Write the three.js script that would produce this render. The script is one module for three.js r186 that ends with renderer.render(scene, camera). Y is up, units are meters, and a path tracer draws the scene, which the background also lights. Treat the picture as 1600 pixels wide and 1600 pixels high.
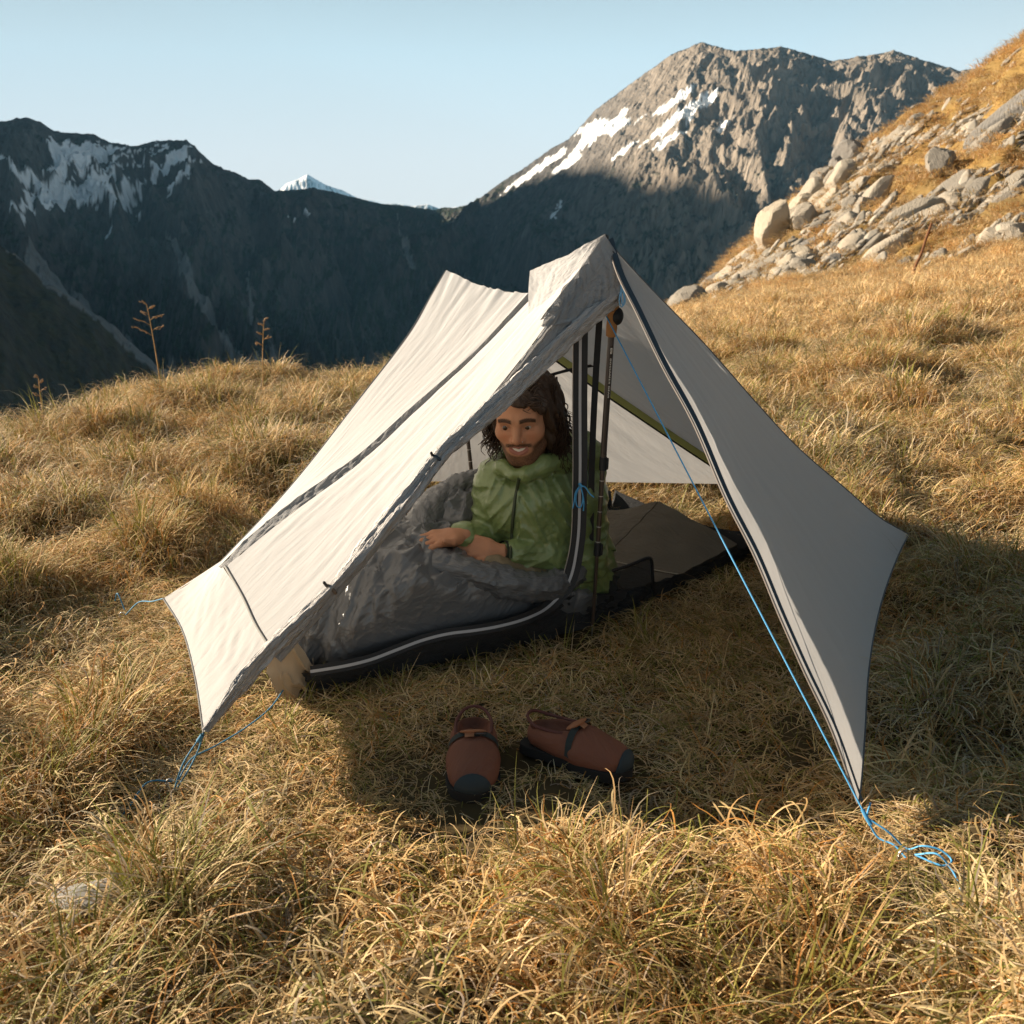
import * as THREE from 'three';
import { mergeGeometries, mergeVertices, toCreasedNormals } from 'three/addons/utils/BufferGeometryUtils.js';
import { ConvexGeometry } from 'three/addons/geometries/ConvexGeometry.js';
import { createNoise2D, createNoise3D } from 'simplex-noise';

// ---------- camera, sky, sun, exposure ----------
const scene = new THREE.Scene();
const camera = new THREE.PerspectiveCamera(56.145, 1, 0.05, 30000);
camera.position.set(0, 1.32, 0);
camera.rotation.x = -17.2 * Math.PI / 180;
camera.focus = 2.75;
camera.userData.fStop = 7;

const renderer = new THREE.WebGLRenderer({ antialias: true });
renderer.toneMapping = THREE.LinearToneMapping;
renderer.toneMappingExposure = 3.0;
renderer.shadowMap.enabled = true;

const SUN_FROM = new THREE.Vector3(-2.75, 1.0, -0.90).normalize();
{
  const W = 512, Hh = 256, data = new Float32Array(W * Hh * 4);
  const stops = [[0, .80, .80, .775], [3, .77, .79, .785], [8, .62, .715, .75], [12, .43, .52, .565], [18, .22, .28, .315], [40, .070, .098, .128], [90, .030, .048, .075]];
  const sky = (e) => {
    if (e <= 0) return stops[0].slice(1);
    for (let i = 1; i < stops.length; i++) if (e <= stops[i][0]) {
      const a = stops[i - 1], b = stops[i], t = (e - a[0]) / (b[0] - a[0]);
      return [1, 2, 3].map((k) => a[k] + (b[k] - a[k]) * t);
    }
    return stops[stops.length - 1].slice(1);
  };
  for (let r = 0; r < Hh; r++) {
    const c = sky(((r + .5) / Hh - .5) * 180);
    for (let q = 0; q < W; q++) { const o = (r * W + q) * 4; data[o] = c[0] * .375; data[o + 1] = c[1] * .375; data[o + 2] = c[2] * .375; data[o + 3] = 1; }
  }
  const t = new THREE.DataTexture(data, W, Hh, THREE.RGBAFormat, THREE.FloatType);
  t.mapping = THREE.EquirectangularReflectionMapping; t.magFilter = THREE.LinearFilter; t.minFilter = THREE.LinearFilter; t.needsUpdate = true;
  scene.background = t; scene.environment = t;
}
const sun = new THREE.DirectionalLight(new THREE.Color().setRGB(1, .85, .66), 5);
sun.position.copy(SUN_FROM).multiplyScalar(40);
sun.castShadow = true; sun.shadow.radius = 1.2;
Object.assign(sun.shadow.camera, { left: -12, right: 12, top: 12, bottom: -12, near: 1, far: 90 });
sun.shadow.mapSize.set(4096, 4096);
scene.add(sun, sun.target);

// ---------- helpers ----------
let seed = 7;
const rnd = () => { seed = (seed + 0x6D2B79F5) | 0; let t = Math.imul(seed ^ (seed >>> 15), 1 | seed); t = (t + Math.imul(t ^ (t >>> 7), 61 | t)) ^ t; return ((t ^ (t >>> 14)) >>> 0) / 4294967296; };
const reseed = (n) => { seed = n; };
const rr = (a, b) => a + (b - a) * rnd();
const n2 = createNoise2D(rnd), n3 = createNoise3D(rnd);
const clamp = (x, a = 0, b = 1) => Math.min(b, Math.max(a, x));
const sstep = (a, b, x) => { const t = clamp((x - a) / (b - a)); return t * t * (3 - 2 * t); };
const mix = (a, b, t) => a + (b - a) * t;
const V = (x = 0, y = 0, z = 0) => new THREE.Vector3(x, y, z);
const C = (r, g, b) => new THREE.Color().setRGB(r, g, b);
const fbm = (x, y, o = 4, g = .5) => { let s = 0, a = 1, n = 0; for (let i = 0; i < o; i++) { s += a * n2(x, y); n += a; x = x * 2.03 + 17.1; y = y * 2.03 - 9.7; a *= g; } return s / n; };
const ridged = (x, y, o = 4, g = .5) => { let s = 0, a = 1, n = 0; for (let i = 0; i < o; i++) { s += a * (1 - Math.abs(n2(x, y))); n += a; x = x * 2.07 + 5.3; y = y * 2.07 + 8.9; a *= g; } return s / n; };
const table = (tb, x) => { if (x <= tb[0][0]) return tb[0][1]; for (let i = 1; i < tb.length; i++) if (x <= tb[i][0]) { const a = tb[i - 1], b = tb[i]; return mix(a[1], b[1], (x - a[0]) / (b[0] - a[0])); } return tb[tb.length - 1][1]; };
const numberOf = {};
const numbered = (n) => { const k = numberOf[n] = (numberOf[n] ?? -1) + 1; return k ? n + '_' + String(k).padStart(3, '0') : n; };
function mat(color, roughness = .8, extra = {}) { return new THREE.MeshPhysicalMaterial({ color: color.isColor ? color : C(...color), roughness, side: THREE.DoubleSide, ...extra }); }
function obj(name, geo, m, parent = scene) {
  const o = new THREE.Mesh(Array.isArray(geo) ? mergeGeometries(geo.map((g) => { const k = g.index ? g.toNonIndexed() : g.clone(); for (const a of Object.keys(k.attributes)) if (!['position', 'normal', 'uv'].includes(a)) k.deleteAttribute(a); return k; })) : geo, m);
  o.name = parent === scene ? numbered(name) : name; o.castShadow = o.receiveShadow = true; parent.add(o); return o;
}
function thing(name, label, category, at = [0, 0, 0], group) {
  const o = new THREE.Group(); o.name = numbered(name); o.position.set(...at); o.userData = { label, category }; if (group) o.userData.group = group; scene.add(o); return o;
}
function tag(o, label, category, group) { o.userData = { label, category }; if (group) o.userData.group = group; return o; }
function struct(o) { o.userData = { kind: 'structure' }; return o; }
// a grid of points fn(i, j) -> [x, y, z], with uv in metres or as given
function gridGeo(nu, nv, fn, colorFn, uvFn) {
  const P = new Float32Array((nu + 1) * (nv + 1) * 3), U = new Float32Array((nu + 1) * (nv + 1) * 2), K = colorFn && new Float32Array((nu + 1) * (nv + 1) * 3), I = [];
  for (let j = 0, k = 0; j <= nv; j++) for (let i = 0; i <= nu; i++, k++) {
    const p = fn(i / nu, j / nv, i, j); P.set(p, k * 3);
    U.set(uvFn ? uvFn(i / nu, j / nv, p) : [i / nu, j / nv], k * 2);
  }
  for (let j = 0; j < nv; j++) for (let i = 0; i < nu; i++) { const a = j * (nu + 1) + i, b = a + 1, c = a + nu + 1, d = c + 1; I.push(a, b, d, a, d, c); }
  const g = new THREE.BufferGeometry(); g.setAttribute('position', new THREE.BufferAttribute(P, 3)); g.setAttribute('uv', new THREE.BufferAttribute(U, 2)); g.setIndex(I); g.computeVertexNormals();
  if (K) { const N = g.attributes.normal.array; for (let k = 0; k < P.length; k += 3) K.set(colorFn(P[k], P[k + 1], P[k + 2], N[k + 1], k / 3), k); g.setAttribute('color', new THREE.BufferAttribute(K, 3)); }
  return g;
}

// ---------- the ground: a meadow on a shoulder, a rocky hillside on the right, a drop to the valley on the left ----------
const GD = [0, 3, 5, 8.5, 12, 16, 22, 30, 45, 60, 90, 140];
const GT = [
  [-180, 0, 0, .05, .1, .2, .3, .5, .7, 1, 1, 0, -10],
  [-60, 0, 0, 0, -.1, -.6, -1.5, -3, -6, -13, -22, -42, -80],
  [-28, 0, -.03, -.12, -.47, -1.5, -3.3, -6.5, -12, -23, -36, -62, -105],
  [-20, 0, 0, -.05, -.20, -1.1, -2.8, -6, -11, -22, -35, -62, -105],
  [-8, 0, 0, -.05, -.18, -.9, -2.4, -5.4, -10, -20, -32, -60, -105],
  [2, 0, 0, -.02, -.15, -.5, -1.2, -2.8, -5.8, -13, -24, -50, -100],
  [9.7, 0, 0, 0.03, 0, -.15, -.4, -.9, -1.5, -3.0, -8, -26, -70],
  [12.7, 0, 0, 0.03, .06, -.05, -.25, -.65, -.8, -.5, -3, -18, -55],
  [15.6, 0, 0, 0.04, .1, .05, -.1, -.4, .2, 1.9, 0, -10, -42],
  [19.8, 0, 0.01, 0.06, .15, .13, .02, -.12, .95, 4.35, 3, -7, -36],
  [22.5, 0, 0.02, 0.09, .2, .2, .15, .05, 1.5, 5.7, 5, -4, -30],
  [26.4, 0, 0.04, 0.13, .26, .28, .3, .33, 2.3, 7.9, 8, 0, -20],
  [40, 0, .2, .32, .5, .7, 1.0, 1.6, 4.2, 12, 13, 6, -10],
  [70, 0, .2, .35, .6, .9, 1.4, 2.2, 4.5, 10, 12, 9, 0],
  [180, 0, 0, .05, .1, .2, .3, .5, .7, 1, 1, 0, -10],
];
function rowAt(row, D) {
  let i = 1; while (i < GD.length - 1 && D > GD[i]) i++;
  const x0 = GD[i - 1], x1 = GD[i], h = x1 - x0, t = clamp((D - x0) / h), y0 = row[i], y1 = row[i + 1];
  const s = (y1 - y0) / h, sp = i > 1 ? (y0 - row[i - 1]) / (x0 - GD[i - 2]) : s, sn = i < GD.length - 1 ? (row[i + 2] - y1) / (GD[i + 1] - x1) : s;
  const lim = (a, b) => a * b <= 0 ? 0 : 2 * a * b / (a + b), m0 = lim(sp, s) * h, m1 = lim(s, sn) * h, t2 = t * t, t3 = t2 * t;
  return y0 * (2 * t3 - 3 * t2 + 1) + m0 * (t3 - 2 * t2 + t) + y1 * (3 * t2 - 2 * t3) + m1 * (t3 - t2);
}
function baseH(x, z) {
  const D = Math.hypot(x, z), az = Math.atan2(x, -z) * 180 / Math.PI;
  let i = 1; while (i < GT.length - 1 && az > GT[i][0]) i++;
  const a = GT[i - 1], b = GT[i], t = sstep(a[0], b[0], az) * .4 + .6 * (az - a[0]) / (b[0] - a[0]);
  return mix(rowAt(a, D), rowAt(b, D), t);
}
const lushAt = (x, z) => n2(x * .9 + 20, z * .9) * .6 + n2(x * 2.0, z * 2.0 + 5) * .4;
const tentKeep = (x, z) => { // 0 under the tent and its porch, 1 well away from it
  const u = (x + .62) * .794 + (z + 2.46) * -.608, v = (x + .62) * -.608 + (z + 2.46) * -.794; // along the tent floor, across it to the rear
  const du = Math.max(-.15 - u, u - 2.0, 0), dv = Math.max(-.5 - v, v - 1.1, 0);
  return sstep(0, .7, Math.hypot(du, dv));
};
function gh(x, z) {
  const D = Math.hypot(x, z), h = baseH(x, z);
  const lump = .06 * n2(x * 1.15, z * 1.15) + .05 * n2(x * 2.3 + 9, z * 2.3) + .02 * n2(x * 5, z * 5 + 2), k = tentKeep(x, z);
  const mound = D > 2 ? .11 * sstep(-.15, .45, lushAt(x, z)) * sstep(2.2, 4.5, D + .8 * Math.max(0, -x)) * k * sstep(60, 30, D) : 0;
  const big = D > 5 ? .10 * sstep(5, 8, D) * n2(x * .55, z * .55 + 3) : 0;
  const hill = D > 22 ? (.45 * fbm(x * .16, z * .16, 3) + .14 * n2(x * .7, z * .7)) * sstep(22, 30, D) : 0;
  const az = Math.atan2(x, -z) * 180 / Math.PI, lift = D > 4 ? sstep(4, 6, D) * sstep(2, -6, az) * .045 : 0;
  return h + (lump + lift * ridged(x * 1.0, z * 1.0, 1) - lift) * mix(.12, 1, k) * (D < 60 ? 1 : 0) + mound + big + hill;
}
const straw = (x, z) => fbm(x * .35 + 40, z * .35, 3);

// ---------- the far mountains: one valley head, its ridges at 2.3 to 3.5 km ----------
const RIDGE = [[-50, 5], [-34, 5.2], [-30.57, 5.1], [-28.61, 4.43], [-26.38, 4.42], [-25.56, 4.57], [-25.2, 4.64], [-24.58, 4.49], [-23.96, 4.06], [-23.37, 4.01], [-22.13, 4.02], [-21.45, 3.61], [-20.59, 3.44], [-20.06, 3.45], [-19.3, 3.72], [-18.53, 3.77], [-17.57, 3.72], [-17.18, 3.45], [-16.27, 2.56], [-15.4, 2.24], [-14.49, 1.83], [-13.98, 1.83], [-13.17, 1.24], [-12.13, 1.31], [-11.08, 1.41], [-10.04, 1.22], [-8.65, .91], [-7.59, .64], [-5.8, .47], [-4.36, .27], [-4, .4], [-3.09, .41], [-2.18, .65], [-.72, 1.68], [.72, 2.53], [2.15, 3.5], [3.14, 4], [3.73, 4.59], [4.59, 5.5], [5.28, 5.98], [6.98, 7.13], [8.64, 8.19], [10.14, 8.74], [12.01, 8.26], [14.3, 8.42], [16.94, 7.63], [20.03, 7.94], [23.15, 6.9], [26.52, 7.28], [30.17, 6.6], [50, 6]];
const RDIST = [[-50, 2300], [-26, 2400], [-15, 2650], [-10, 3100], [-4, 3500], [0, 3200], [6, 2700], [12, 2400], [30, 2200], [50, 2200]];
const SPUR = [[-50, 12], [-32.08, 2.49], [-29.7, .77], [-27.21, -1.54], [-25.61, -2.85], [-23.66, -4.56], [-21.62, -6.34], [-19.81, -8.16], [-17.62, -10.6], [-14, -16], [0, -40]];
const TAN = (d) => Math.tan(d * Math.PI / 180);
const D0 = 700, FLOOR = -350;
function mountainBase(az, D) {
  const R = table(RDIST, az), Hr = 1.32 + R * TAN(table(RIDGE, az));
  if (D > R) return Hr - (D - R) * .75;
  if (D < D0) return mix(-100, FLOOR, sstep(130, D0, D));
  const q = (D - D0) / (R - D0);
  return FLOOR + (Hr - FLOOR) * (.3 * q + .7 * Math.pow(q, 1.7));
}
function mountainH(az, D) {
  const R = table(RDIST, az), s = az * 45, q = clamp((D - D0) / (R - D0), 0, 1.2);
  let h = mountainBase(az, D);
  const w = 90 * fbm(s * .0011, D * .0011 + 4, 2), env = clamp(q * 4) * sstep(1.02, .8, q), right = sstep(0, 8, az);
  const spurs = ridged((s + w) * .0021, D * .0006 + 2, 3, .5) - .62, calm = 1 - .8 * sstep(-2, 1, az) * sstep(12.5, 8.5, az + 6 * (1 - q)) * sstep(.55, .8, q);
  h += env * calm * (mix(230, 120, right) * spurs);
  const rough = ridged(s * .0065 + 3, D * .0052, 4, .55) - .6;
  h += (clamp(q * 3) * sstep(1.0, .93, q)) * calm * mix(62, 78, right * sstep(.35, .55, q)) * rough + (1 - calm) * 16 * (ridged((s * 1.1 - D * .75) * .006, (s + D) * .0009, 3) - .6) * sstep(1, .96, q);
  h += clamp(q * 3) * (7 * fbm(s * .03, D * .03, 3) + 5 * (ridged(s * .055, D * .02, 2) - .6)) * (q < 1 ? 1 : .3);
  const hs = 1.32 + 1050 * TAN(table(SPUR, az)) - Math.abs(D - 1050) * .5 + 14 * fbm(s * .006, D * .006, 4);
  return Math.max(h, hs);
}
const SNOW = [[[-956,-1897],[-944,-1885],[-874,-1781],[-891,-1844],[-883,-1861],[-881,-1889],[-867,-1921],[-860,-1999],[-856,-2044],[-855,-2053],[-845,-2070],[-794,-1944],[-785,-1987],[-811,-2122],[-803,-2151],[-795,-2222],[-794,-2159],[-801,-2139],[-758,-1898],[-778,-1912],[-830,-1903],[-831,-1889],[-843,-1813],[-827,-1715],[-796,-1614],[-804,-1615],[-844,-1756],[-870,-1841],[-854,-1835],[-855,-1843],[-877,-1855],[-851,-1743],[-948,-1878]],
  [[-955,-2106],[-976,-2179],[-966,-2188],[-959,-2217],[-951,-2256],[-952,-2216],[-931,-2230],[-922,-2281],[-918,-2295],[-918,-2235],[-904,-2314],[-880,-2348],[-885,-2240],[-859,-2078],[-858,-2065],[-874,-2023],[-869,-1929],[-886,-1913],[-889,-1911],[-877,-1934],[-940,-2095]],
  [[-854,-2062],[-853,-2196],[-833,-2272],[-832,-2404],[-828,-2397],[-831,-2264],[-847,-2177],[-853,-2058]],
  [[-844,-2058],[-841,-2179],[-818,-2273],[-816,-2431],[-804,-2405],[-817,-2269],[-839,-2172],[-797,-1947]],
  [[-801,-2207],[-794,-2252],[-789,-2339],[-769,-2467],[-720,-2214],[-772,-2243],[-798,-2221]],
  [[-728,-2080],[-717,-2131],[-686,-2166],[-721,-2385],[-674,-2132],[-698,-2107],[-728,-2102]],
  [[-754,-1887],[-791,-2027],[-733,-1861],[-750,-1876]],
  [[-746,-1830],[-745,-1860],[-721,-1779]],
  [[-791,-2113],[-760,-2069],[-765,-2058]],
  [[180,-2894],[226,-2707],[253,-2552],[276,-2517],[288,-2487],[262,-2486],[279,-2432],[250,-2435],[217,-2579],[205,-2580],[184,-2678],[148,-2788],[169,-2779],[189,-2762]],
  [[105,-2790],[143,-2772],[164,-2767],[186,-2585],[162,-2655],[120,-2721]],
  [[-49,-3112],[57,-3039],[153,-2888],[150,-2824],[74,-2935],[0,-3032]],
  [[223,-2337],[250,-2323],[286,-2298],[271,-2284],[231,-2304]],
  [[270,-2248],[300,-2240],[336,-2215],[364,-2206],[388,-2210],[420,-2221],[433,-2202],[401,-2163],[372,-2144],[328,-2155],[303,-2211],[280,-2239]],
  [[297,-2160],[316,-2157],[342,-2113],[377,-2115],[367,-2108],[331,-2082],[307,-2110]],
  [[316,-2351],[350,-2293],[383,-2268],[406,-2284],[394,-2250],[353,-2240],[321,-2306]],
  [[290,-2403],[310,-2384],[298,-2377]],
  [[407,-2060],[435,-2128],[443,-2110],[426,-2064]],
  [[92,-2402],[109,-2454],[121,-2457],[100,-2322]],
  [[-538,-2409],[-531,-2431],[-517,-2438],[-524,-2428]],
  [[-520,-2507],[-516,-2548],[-510,-2501]],
  [[427,-2423],[358,-2438]]];
const SCREE = [[[-666,-1907],[-638,-1870],[-534,-1648],[-478,-1556],[-415,-1416],[-396,-1376],[-387,-1350],[-398,-1355],[-403,-1378],[-418,-1390],[-443,-1400],[-522,-1576]],
  [[-402,-1387],[-380,-1377],[-346,-1365],[-325,-1473],[-321,-1330],[-395,-1356]],
  [[-475,-934],[-437,-944],[-407,-953],[-366,-965],[-336,-980],[-387,-1224],[-475,-1347],[-624,-1551],[-730,-1624],[-713,-1455]],
  [[-562,-2094],[-475,-1790],[-385,-1458],[-383,-1425],[-476,-1765]],
  [[-371,-3243],[-261,-2543],[-218,-2241],[-231,-2228],[-287,-2604]]];
function inPoly(P, x, z) { let c = false; for (let i = 0, j = P.length - 1; i < P.length; j = i++) { const [xi, zi] = P[i], [xj, zj] = P[j]; if ((zi > z) !== (zj > z) && x < (xj - xi) * (z - zi) / (zj - zi) + xi) c = !c; } return c; }
const boxed = (L) => L.map((P) => ({ P, x0: Math.min(...P.map((p) => p[0])) - 25, x1: Math.max(...P.map((p) => p[0])) + 25, z0: Math.min(...P.map((p) => p[1])) - 25, z1: Math.max(...P.map((p) => p[1])) + 25 }));
const inAny = (L, x, z) => { for (const b of L) if (x > b.x0 && x < b.x1 && z > b.z0 && z < b.z1 && inPoly(b.P, x, z)) return true; return false; };
const snowB = boxed(SNOW), screeB = boxed(SCREE);
{
  const rowsV = 20, rowsM = 300, rowsB = 14, NV = rowsV + rowsM + rowsB, NU = 1000;
  const azOf = (u) => u < .08 ? mix(-50, -31, u / .08) : u > .92 ? mix(31, 50, (u - .92) / .08) : mix(-31, 31, (u - .08) / .84);
  const Dof = (az, j) => { const R = table(RDIST, az); return j < rowsV ? mix(130, D0, j / rowsV) : j <= rowsV + rowsM ? mix(D0, R, (j - rowsV) / rowsM) : R + 70 * (j - rowsV - rowsM); };
  const g = gridGeo(NU, NV, (u, v, i, j) => { const az = azOf(u), D = Dof(az, j), a = az * Math.PI / 180; return [Math.sin(a) * D, mountainH(az, D), -Math.cos(a) * D]; },
    (x, y, z, ny) => {
      const D = Math.hypot(x, z), az = Math.atan2(x, -z) * 180 / Math.PI, right = sstep(0, 9, az);
      const a = fbm(x * .012, z * .012, 4), b = fbm(x * .05 + 7, z * .05, 3), jx = x + 12 * a + 7 * b, jz = z + 16 * b + 8 * a;
      if (inAny(snowB, jx, jz)) return [.80, .82, .84];
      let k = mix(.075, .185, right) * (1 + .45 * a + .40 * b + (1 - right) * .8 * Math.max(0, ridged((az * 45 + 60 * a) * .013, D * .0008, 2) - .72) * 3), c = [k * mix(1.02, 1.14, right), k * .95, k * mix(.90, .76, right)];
      const veg = sstep(.0, .3, (ny - .62) + .3 * a + (-y / 900)) * mix(.9, .55, right * sstep(60, 160, y));
      c = [mix(c[0], .028 * (1 + .4 * b), veg), mix(c[1], .040 * (1 + .4 * b), veg), mix(c[2], .022, veg)];
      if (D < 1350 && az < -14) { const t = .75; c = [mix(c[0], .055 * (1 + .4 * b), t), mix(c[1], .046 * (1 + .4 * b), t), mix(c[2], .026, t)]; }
      if (inAny(screeB, jx * .5 + x * .5, jz * .5 + z * .5)) c = [.19 + .05 * b, .19 + .05 * b, .185 + .05 * b];
      return c;
    });
  const rockBump = (() => { const n = 512, d = new Uint8Array(n * n * 4); for (let y = 0; y < n; y++) for (let x = 0; x < n; x++) { const A = x / n * Math.PI * 2, B = y / n * Math.PI * 2; let s = 0, am = .5, f = 1.3; for (let o = 0; o < 5; o++) { s += am * (1 - Math.abs(n3(Math.cos(A) * f + Math.sin(B) * f * .8, Math.sin(A) * f + 3 * o, Math.cos(B) * f))); am *= .58; f *= 2; } const v = clamp(s / 1.15) * 255, q = (y * n + x) * 4; d[q] = d[q + 1] = d[q + 2] = v; d[q + 3] = 255; } const t = new THREE.DataTexture(d, n, n); t.wrapS = t.wrapT = THREE.RepeatWrapping; t.magFilter = THREE.LinearFilter; t.needsUpdate = true; return t; })();
  { const U = g.attributes.uv.array, P = g.attributes.position.array; for (let k = 0; k < P.length / 3; k++) { U[k * 2] = P[k * 3] / 260; U[k * 2 + 1] = P[k * 3 + 2] / 260; } }
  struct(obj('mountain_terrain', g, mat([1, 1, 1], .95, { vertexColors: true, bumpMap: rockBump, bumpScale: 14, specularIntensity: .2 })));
  // the high range to the left of the view, whose shadow lies over the valley
  const w = gridGeo(180, 40, (u, v) => {
    const az = mix(-64, -29.5, u), D = mix(3900, 6200, v), a = az * Math.PI / 180;
    const top = table([[-64, 13], [-60, 17], [-55, 18.2], [-52, 17.9], [-50, 17.4], [-48.8, 17], [-45.2, 16.5], [-41, 15.3], [-37, 13.3], [-33, 9], [-29.5, 2.5]], az) + .25 * fbm(az * .9, 2, 3);
    return [Math.sin(a) * D, 5000 * TAN(top) - Math.abs(D - 5000) * 1.0 + 60 * fbm(az * .5, D * .002, 3) * clamp(Math.abs(D - 5000) / 300), -Math.cos(a) * D];
  });
  struct(obj('mountain_range', w, mat([.11, .105, .095], .95)));
  // snowy peaks far down the valley
  const FAR = [[-18, -1], [-14.93, .53], [-13.1, 1.2], [-12.52, 1.71], [-11.92, 1.91], [-11.38, 2.18], [-10.98, 1.95], [-10.37, 1.62], [-9.51, 1.35], [-8.79, .98], [-7.94, .81], [-7.23, .61], [-6.34, .64], [-5.62, .5], [-4.79, .62], [-4, .33], [-3.09, .49], [-2.37, .2], [3, -1]];
  const f = gridGeo(420, 60, (u, v) => {
    const az = mix(-18, 3, u), D = mix(8200, 10400, v), a = az * Math.PI / 180, d = (9400 - D) / 1200;
    return [Math.sin(a) * D, 9400 * TAN(table(FAR, az)) - Math.abs(d) * 620 + clamp(Math.abs(d) * 5) * 110 * (ridged(az * 2.2, D * .0016, 4) - .62), -Math.cos(a) * D];
  }, (x, y, z, ny) => { const b = fbm(x * .006, z * .006, 4), s = ny + .5 * b > .68 && y > 60 + 160 * b; return s ? [.78, .80, .82] : [.13, .125, .12]; });
  struct(obj('distant_mountain', f, mat([1, 1, 1], .95, { vertexColors: true })));
}

// ---------- meadow sheet ----------
{
  const NU = 420, NV = 290;
  const azOf = (u) => { const s = u * 2 - 1, t = Math.abs(s); return Math.sign(s) * (t < .72 ? t / .72 * 38 : 38 + (t - .72) / .28 * 142); };
  const g = gridGeo(NU, NV, (u, v) => { const a = azOf(u) * Math.PI / 180, D = .15 * Math.pow(140 / .15, v), x = Math.sin(a) * D, z = -Math.cos(a) * D; return [x, gh(x, z), z]; },
    (x, y, z) => {
      const D = Math.hypot(x, z), a = straw(x, z), b = fbm(x * 6, z * 6, 3), gold = sstep(6, 14, D), hill = sstep(21, 26, D);
      let c = [mix(.075, .30, gold), mix(.055, .19, gold), mix(.028, .07, gold)];
      c = [mix(c[0], .25 + .08 * a, hill), mix(c[1], .165 + .04 * a, hill), mix(c[2], .062, hill)];
      const b2 = D > 18 ? fbm(x * 1.4, z * 1.4, 4) : 0, k = 1 + .22 * a + .25 * b + .35 * b2; return [c[0] * k, c[1] * k, c[2] * k];
    }, (u, v, p) => [p[0], p[2]]);
  struct(obj('meadow_ground', g, mat([1, 1, 1], 1, { vertexColors: true, specularIntensity: .1 })));
}

// ---------- grass ----------
const FLOOR_POLY = [[-.70, -2.40], [-.22, -2.70], [.26, -2.84], [.62, -3.22], [1.05, -3.62], [.62, -4.35], [-.10, -3.95], [-.88, -3.02]];
const PORCH = [[-.80, -2.05], [-.2, -1.95], [.3, -1.86], [.85, -1.78], [1.6, -3.5], [.9, -3.7], [-.6, -2.5]];
const segDist = (x, z, ax, az, bx, bz) => { const t = clamp(((x - ax) * (bx - ax) + (z - az) * (bz - az)) / ((bx - ax) ** 2 + (bz - az) ** 2)); return Math.hypot(x - ax - t * (bx - ax), z - az - t * (bz - az)); };
const insideFloor = (x, z) => inPoly(FLOOR_POLY, x, z);
function blade(out, bx, bz, az, len, pitch, curl, twist, w, segs, col) {
  let x = bx, y = -.01, z = bz, a = az, p = pitch; const ds = len / segs, base = out.p.length / 3;
  for (let i = 0; i <= segs; i++) {
    const t = i / segs, ww = w * (t < .25 ? .75 + t : 1 - Math.pow((t - .25) / .75, 1.6) * .92) * .5, sx = -Math.sin(a) * ww, sz = Math.cos(a) * ww;
    out.p.push(x - sx, y, z - sz, x + sx, y + ww * .35, z + sz); out.c.push(...col, ...col);
    if (i < segs) { const o = base + i * 2; out.i.push(o, o + 1, o + 3, o, o + 3, o + 2); }
    x += Math.cos(a) * Math.cos(p) * ds; z += Math.sin(a) * Math.cos(p) * ds; y = Math.max(y + Math.sin(p) * ds, .002); p -= curl / segs * (.5 + t); a += twist / segs * (.3 + 1.4 * t);
  }
}
const PAL = { straw: [.76, .57, .30], tan: [.61, .41, .18], orange: [.50, .23, .06], olive: [.27, .25, .055], grey: [.44, .36, .25], pale: [.84, .68, .43] };
function pick(w) { let s = rnd(), k; for (k in w) { s -= w[k]; if (s <= 0) break; } const c = PAL[k], j = rr(.75, 1.2); return [c[0] * j, c[1] * j * rr(.93, 1.06), c[2] * j]; }
function tuftGeo(n, o) {
  const out = { p: [], c: [], i: [] };
  for (let k = 0; k < n; k++) {
    const th = rnd() * 6.283, r = o.r * Math.sqrt(rnd()), az = o.out ? th + rr(-.9, .9) : rnd() * 6.283;
    blade(out, Math.cos(th) * r, Math.sin(th) * r, az, rr(...o.len), rr(...o.pitch), rr(...o.curl), rr(-1, 1) * o.twist, rr(...o.w), o.segs, pick(o.pal));
  }
  const g = new THREE.BufferGeometry(); g.setAttribute('position', new THREE.Float32BufferAttribute(out.p, 3)); g.setAttribute('color', new THREE.Float32BufferAttribute(out.c, 3)); g.setIndex(out.i); g.computeVertexNormals(); return g;
}
const grassMat = mat([1, 1, 1], .75, { vertexColors: true, transmission: .36, thickness: 0, specularIntensity: .35 });
reseed(11);
const dry = { straw: .42, tan: .24, orange: .05, olive: .09, grey: .10, pale: .10 }, mixd = { straw: .32, tan: .22, orange: .10, olive: .24, grey: .07, pale: .05 }, green = { straw: .18, tan: .14, orange: .05, olive: .60, grey: .03 };
const matO = { r: .11, len: [.08, .23], pitch: [.2, 1.25], curl: [1.4, 6.0], twist: 4.2, w: [.0022, .0046], segs: 10, pal: dry };
const tusO = { r: .075, out: true, len: [.10, .26], pitch: [.7, 1.5], curl: [1.4, 5.4], twist: 3.0, w: [.0022, .0044], segs: 9, pal: mixd };
const grnO = { r: .05, out: true, len: [.11, .26], pitch: [.6, 1.4], curl: [.3, 1.6], twist: .7, w: [.0022, .0045], segs: 6, pal: green };
const KINDS = {
  curly: [0, 1, 2].map(() => tuftGeo(38, matO)),
  tussock: [0, 1, 2].map(() => tuftGeo(46, tusO)),
  green: [0, 1].map(() => tuftGeo(26, grnO)),
  mid: [0, 1, 2].map(() => tuftGeo(44, { ...tusO, r: .12, len: [.11, .27], w: [.003, .006], segs: 5, pal: { ...dry, olive: .1 } })),
  far: [0, 1].map(() => tuftGeo(42, { ...tusO, r: .22, len: [.12, .30], w: [.006, .011], segs: 4, pal: { straw: .5, tan: .28, orange: .05, olive: .04, pale: .13 } })),
  hill: [0, 1].map(() => tuftGeo(40, { ...tusO, r: .5, len: [.2, .6], pitch: [.5, 1.4], w: [.018, .035], segs: 3, pal: { straw: .42, tan: .45, orange: .06, olive: .07 } })),
};
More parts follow.
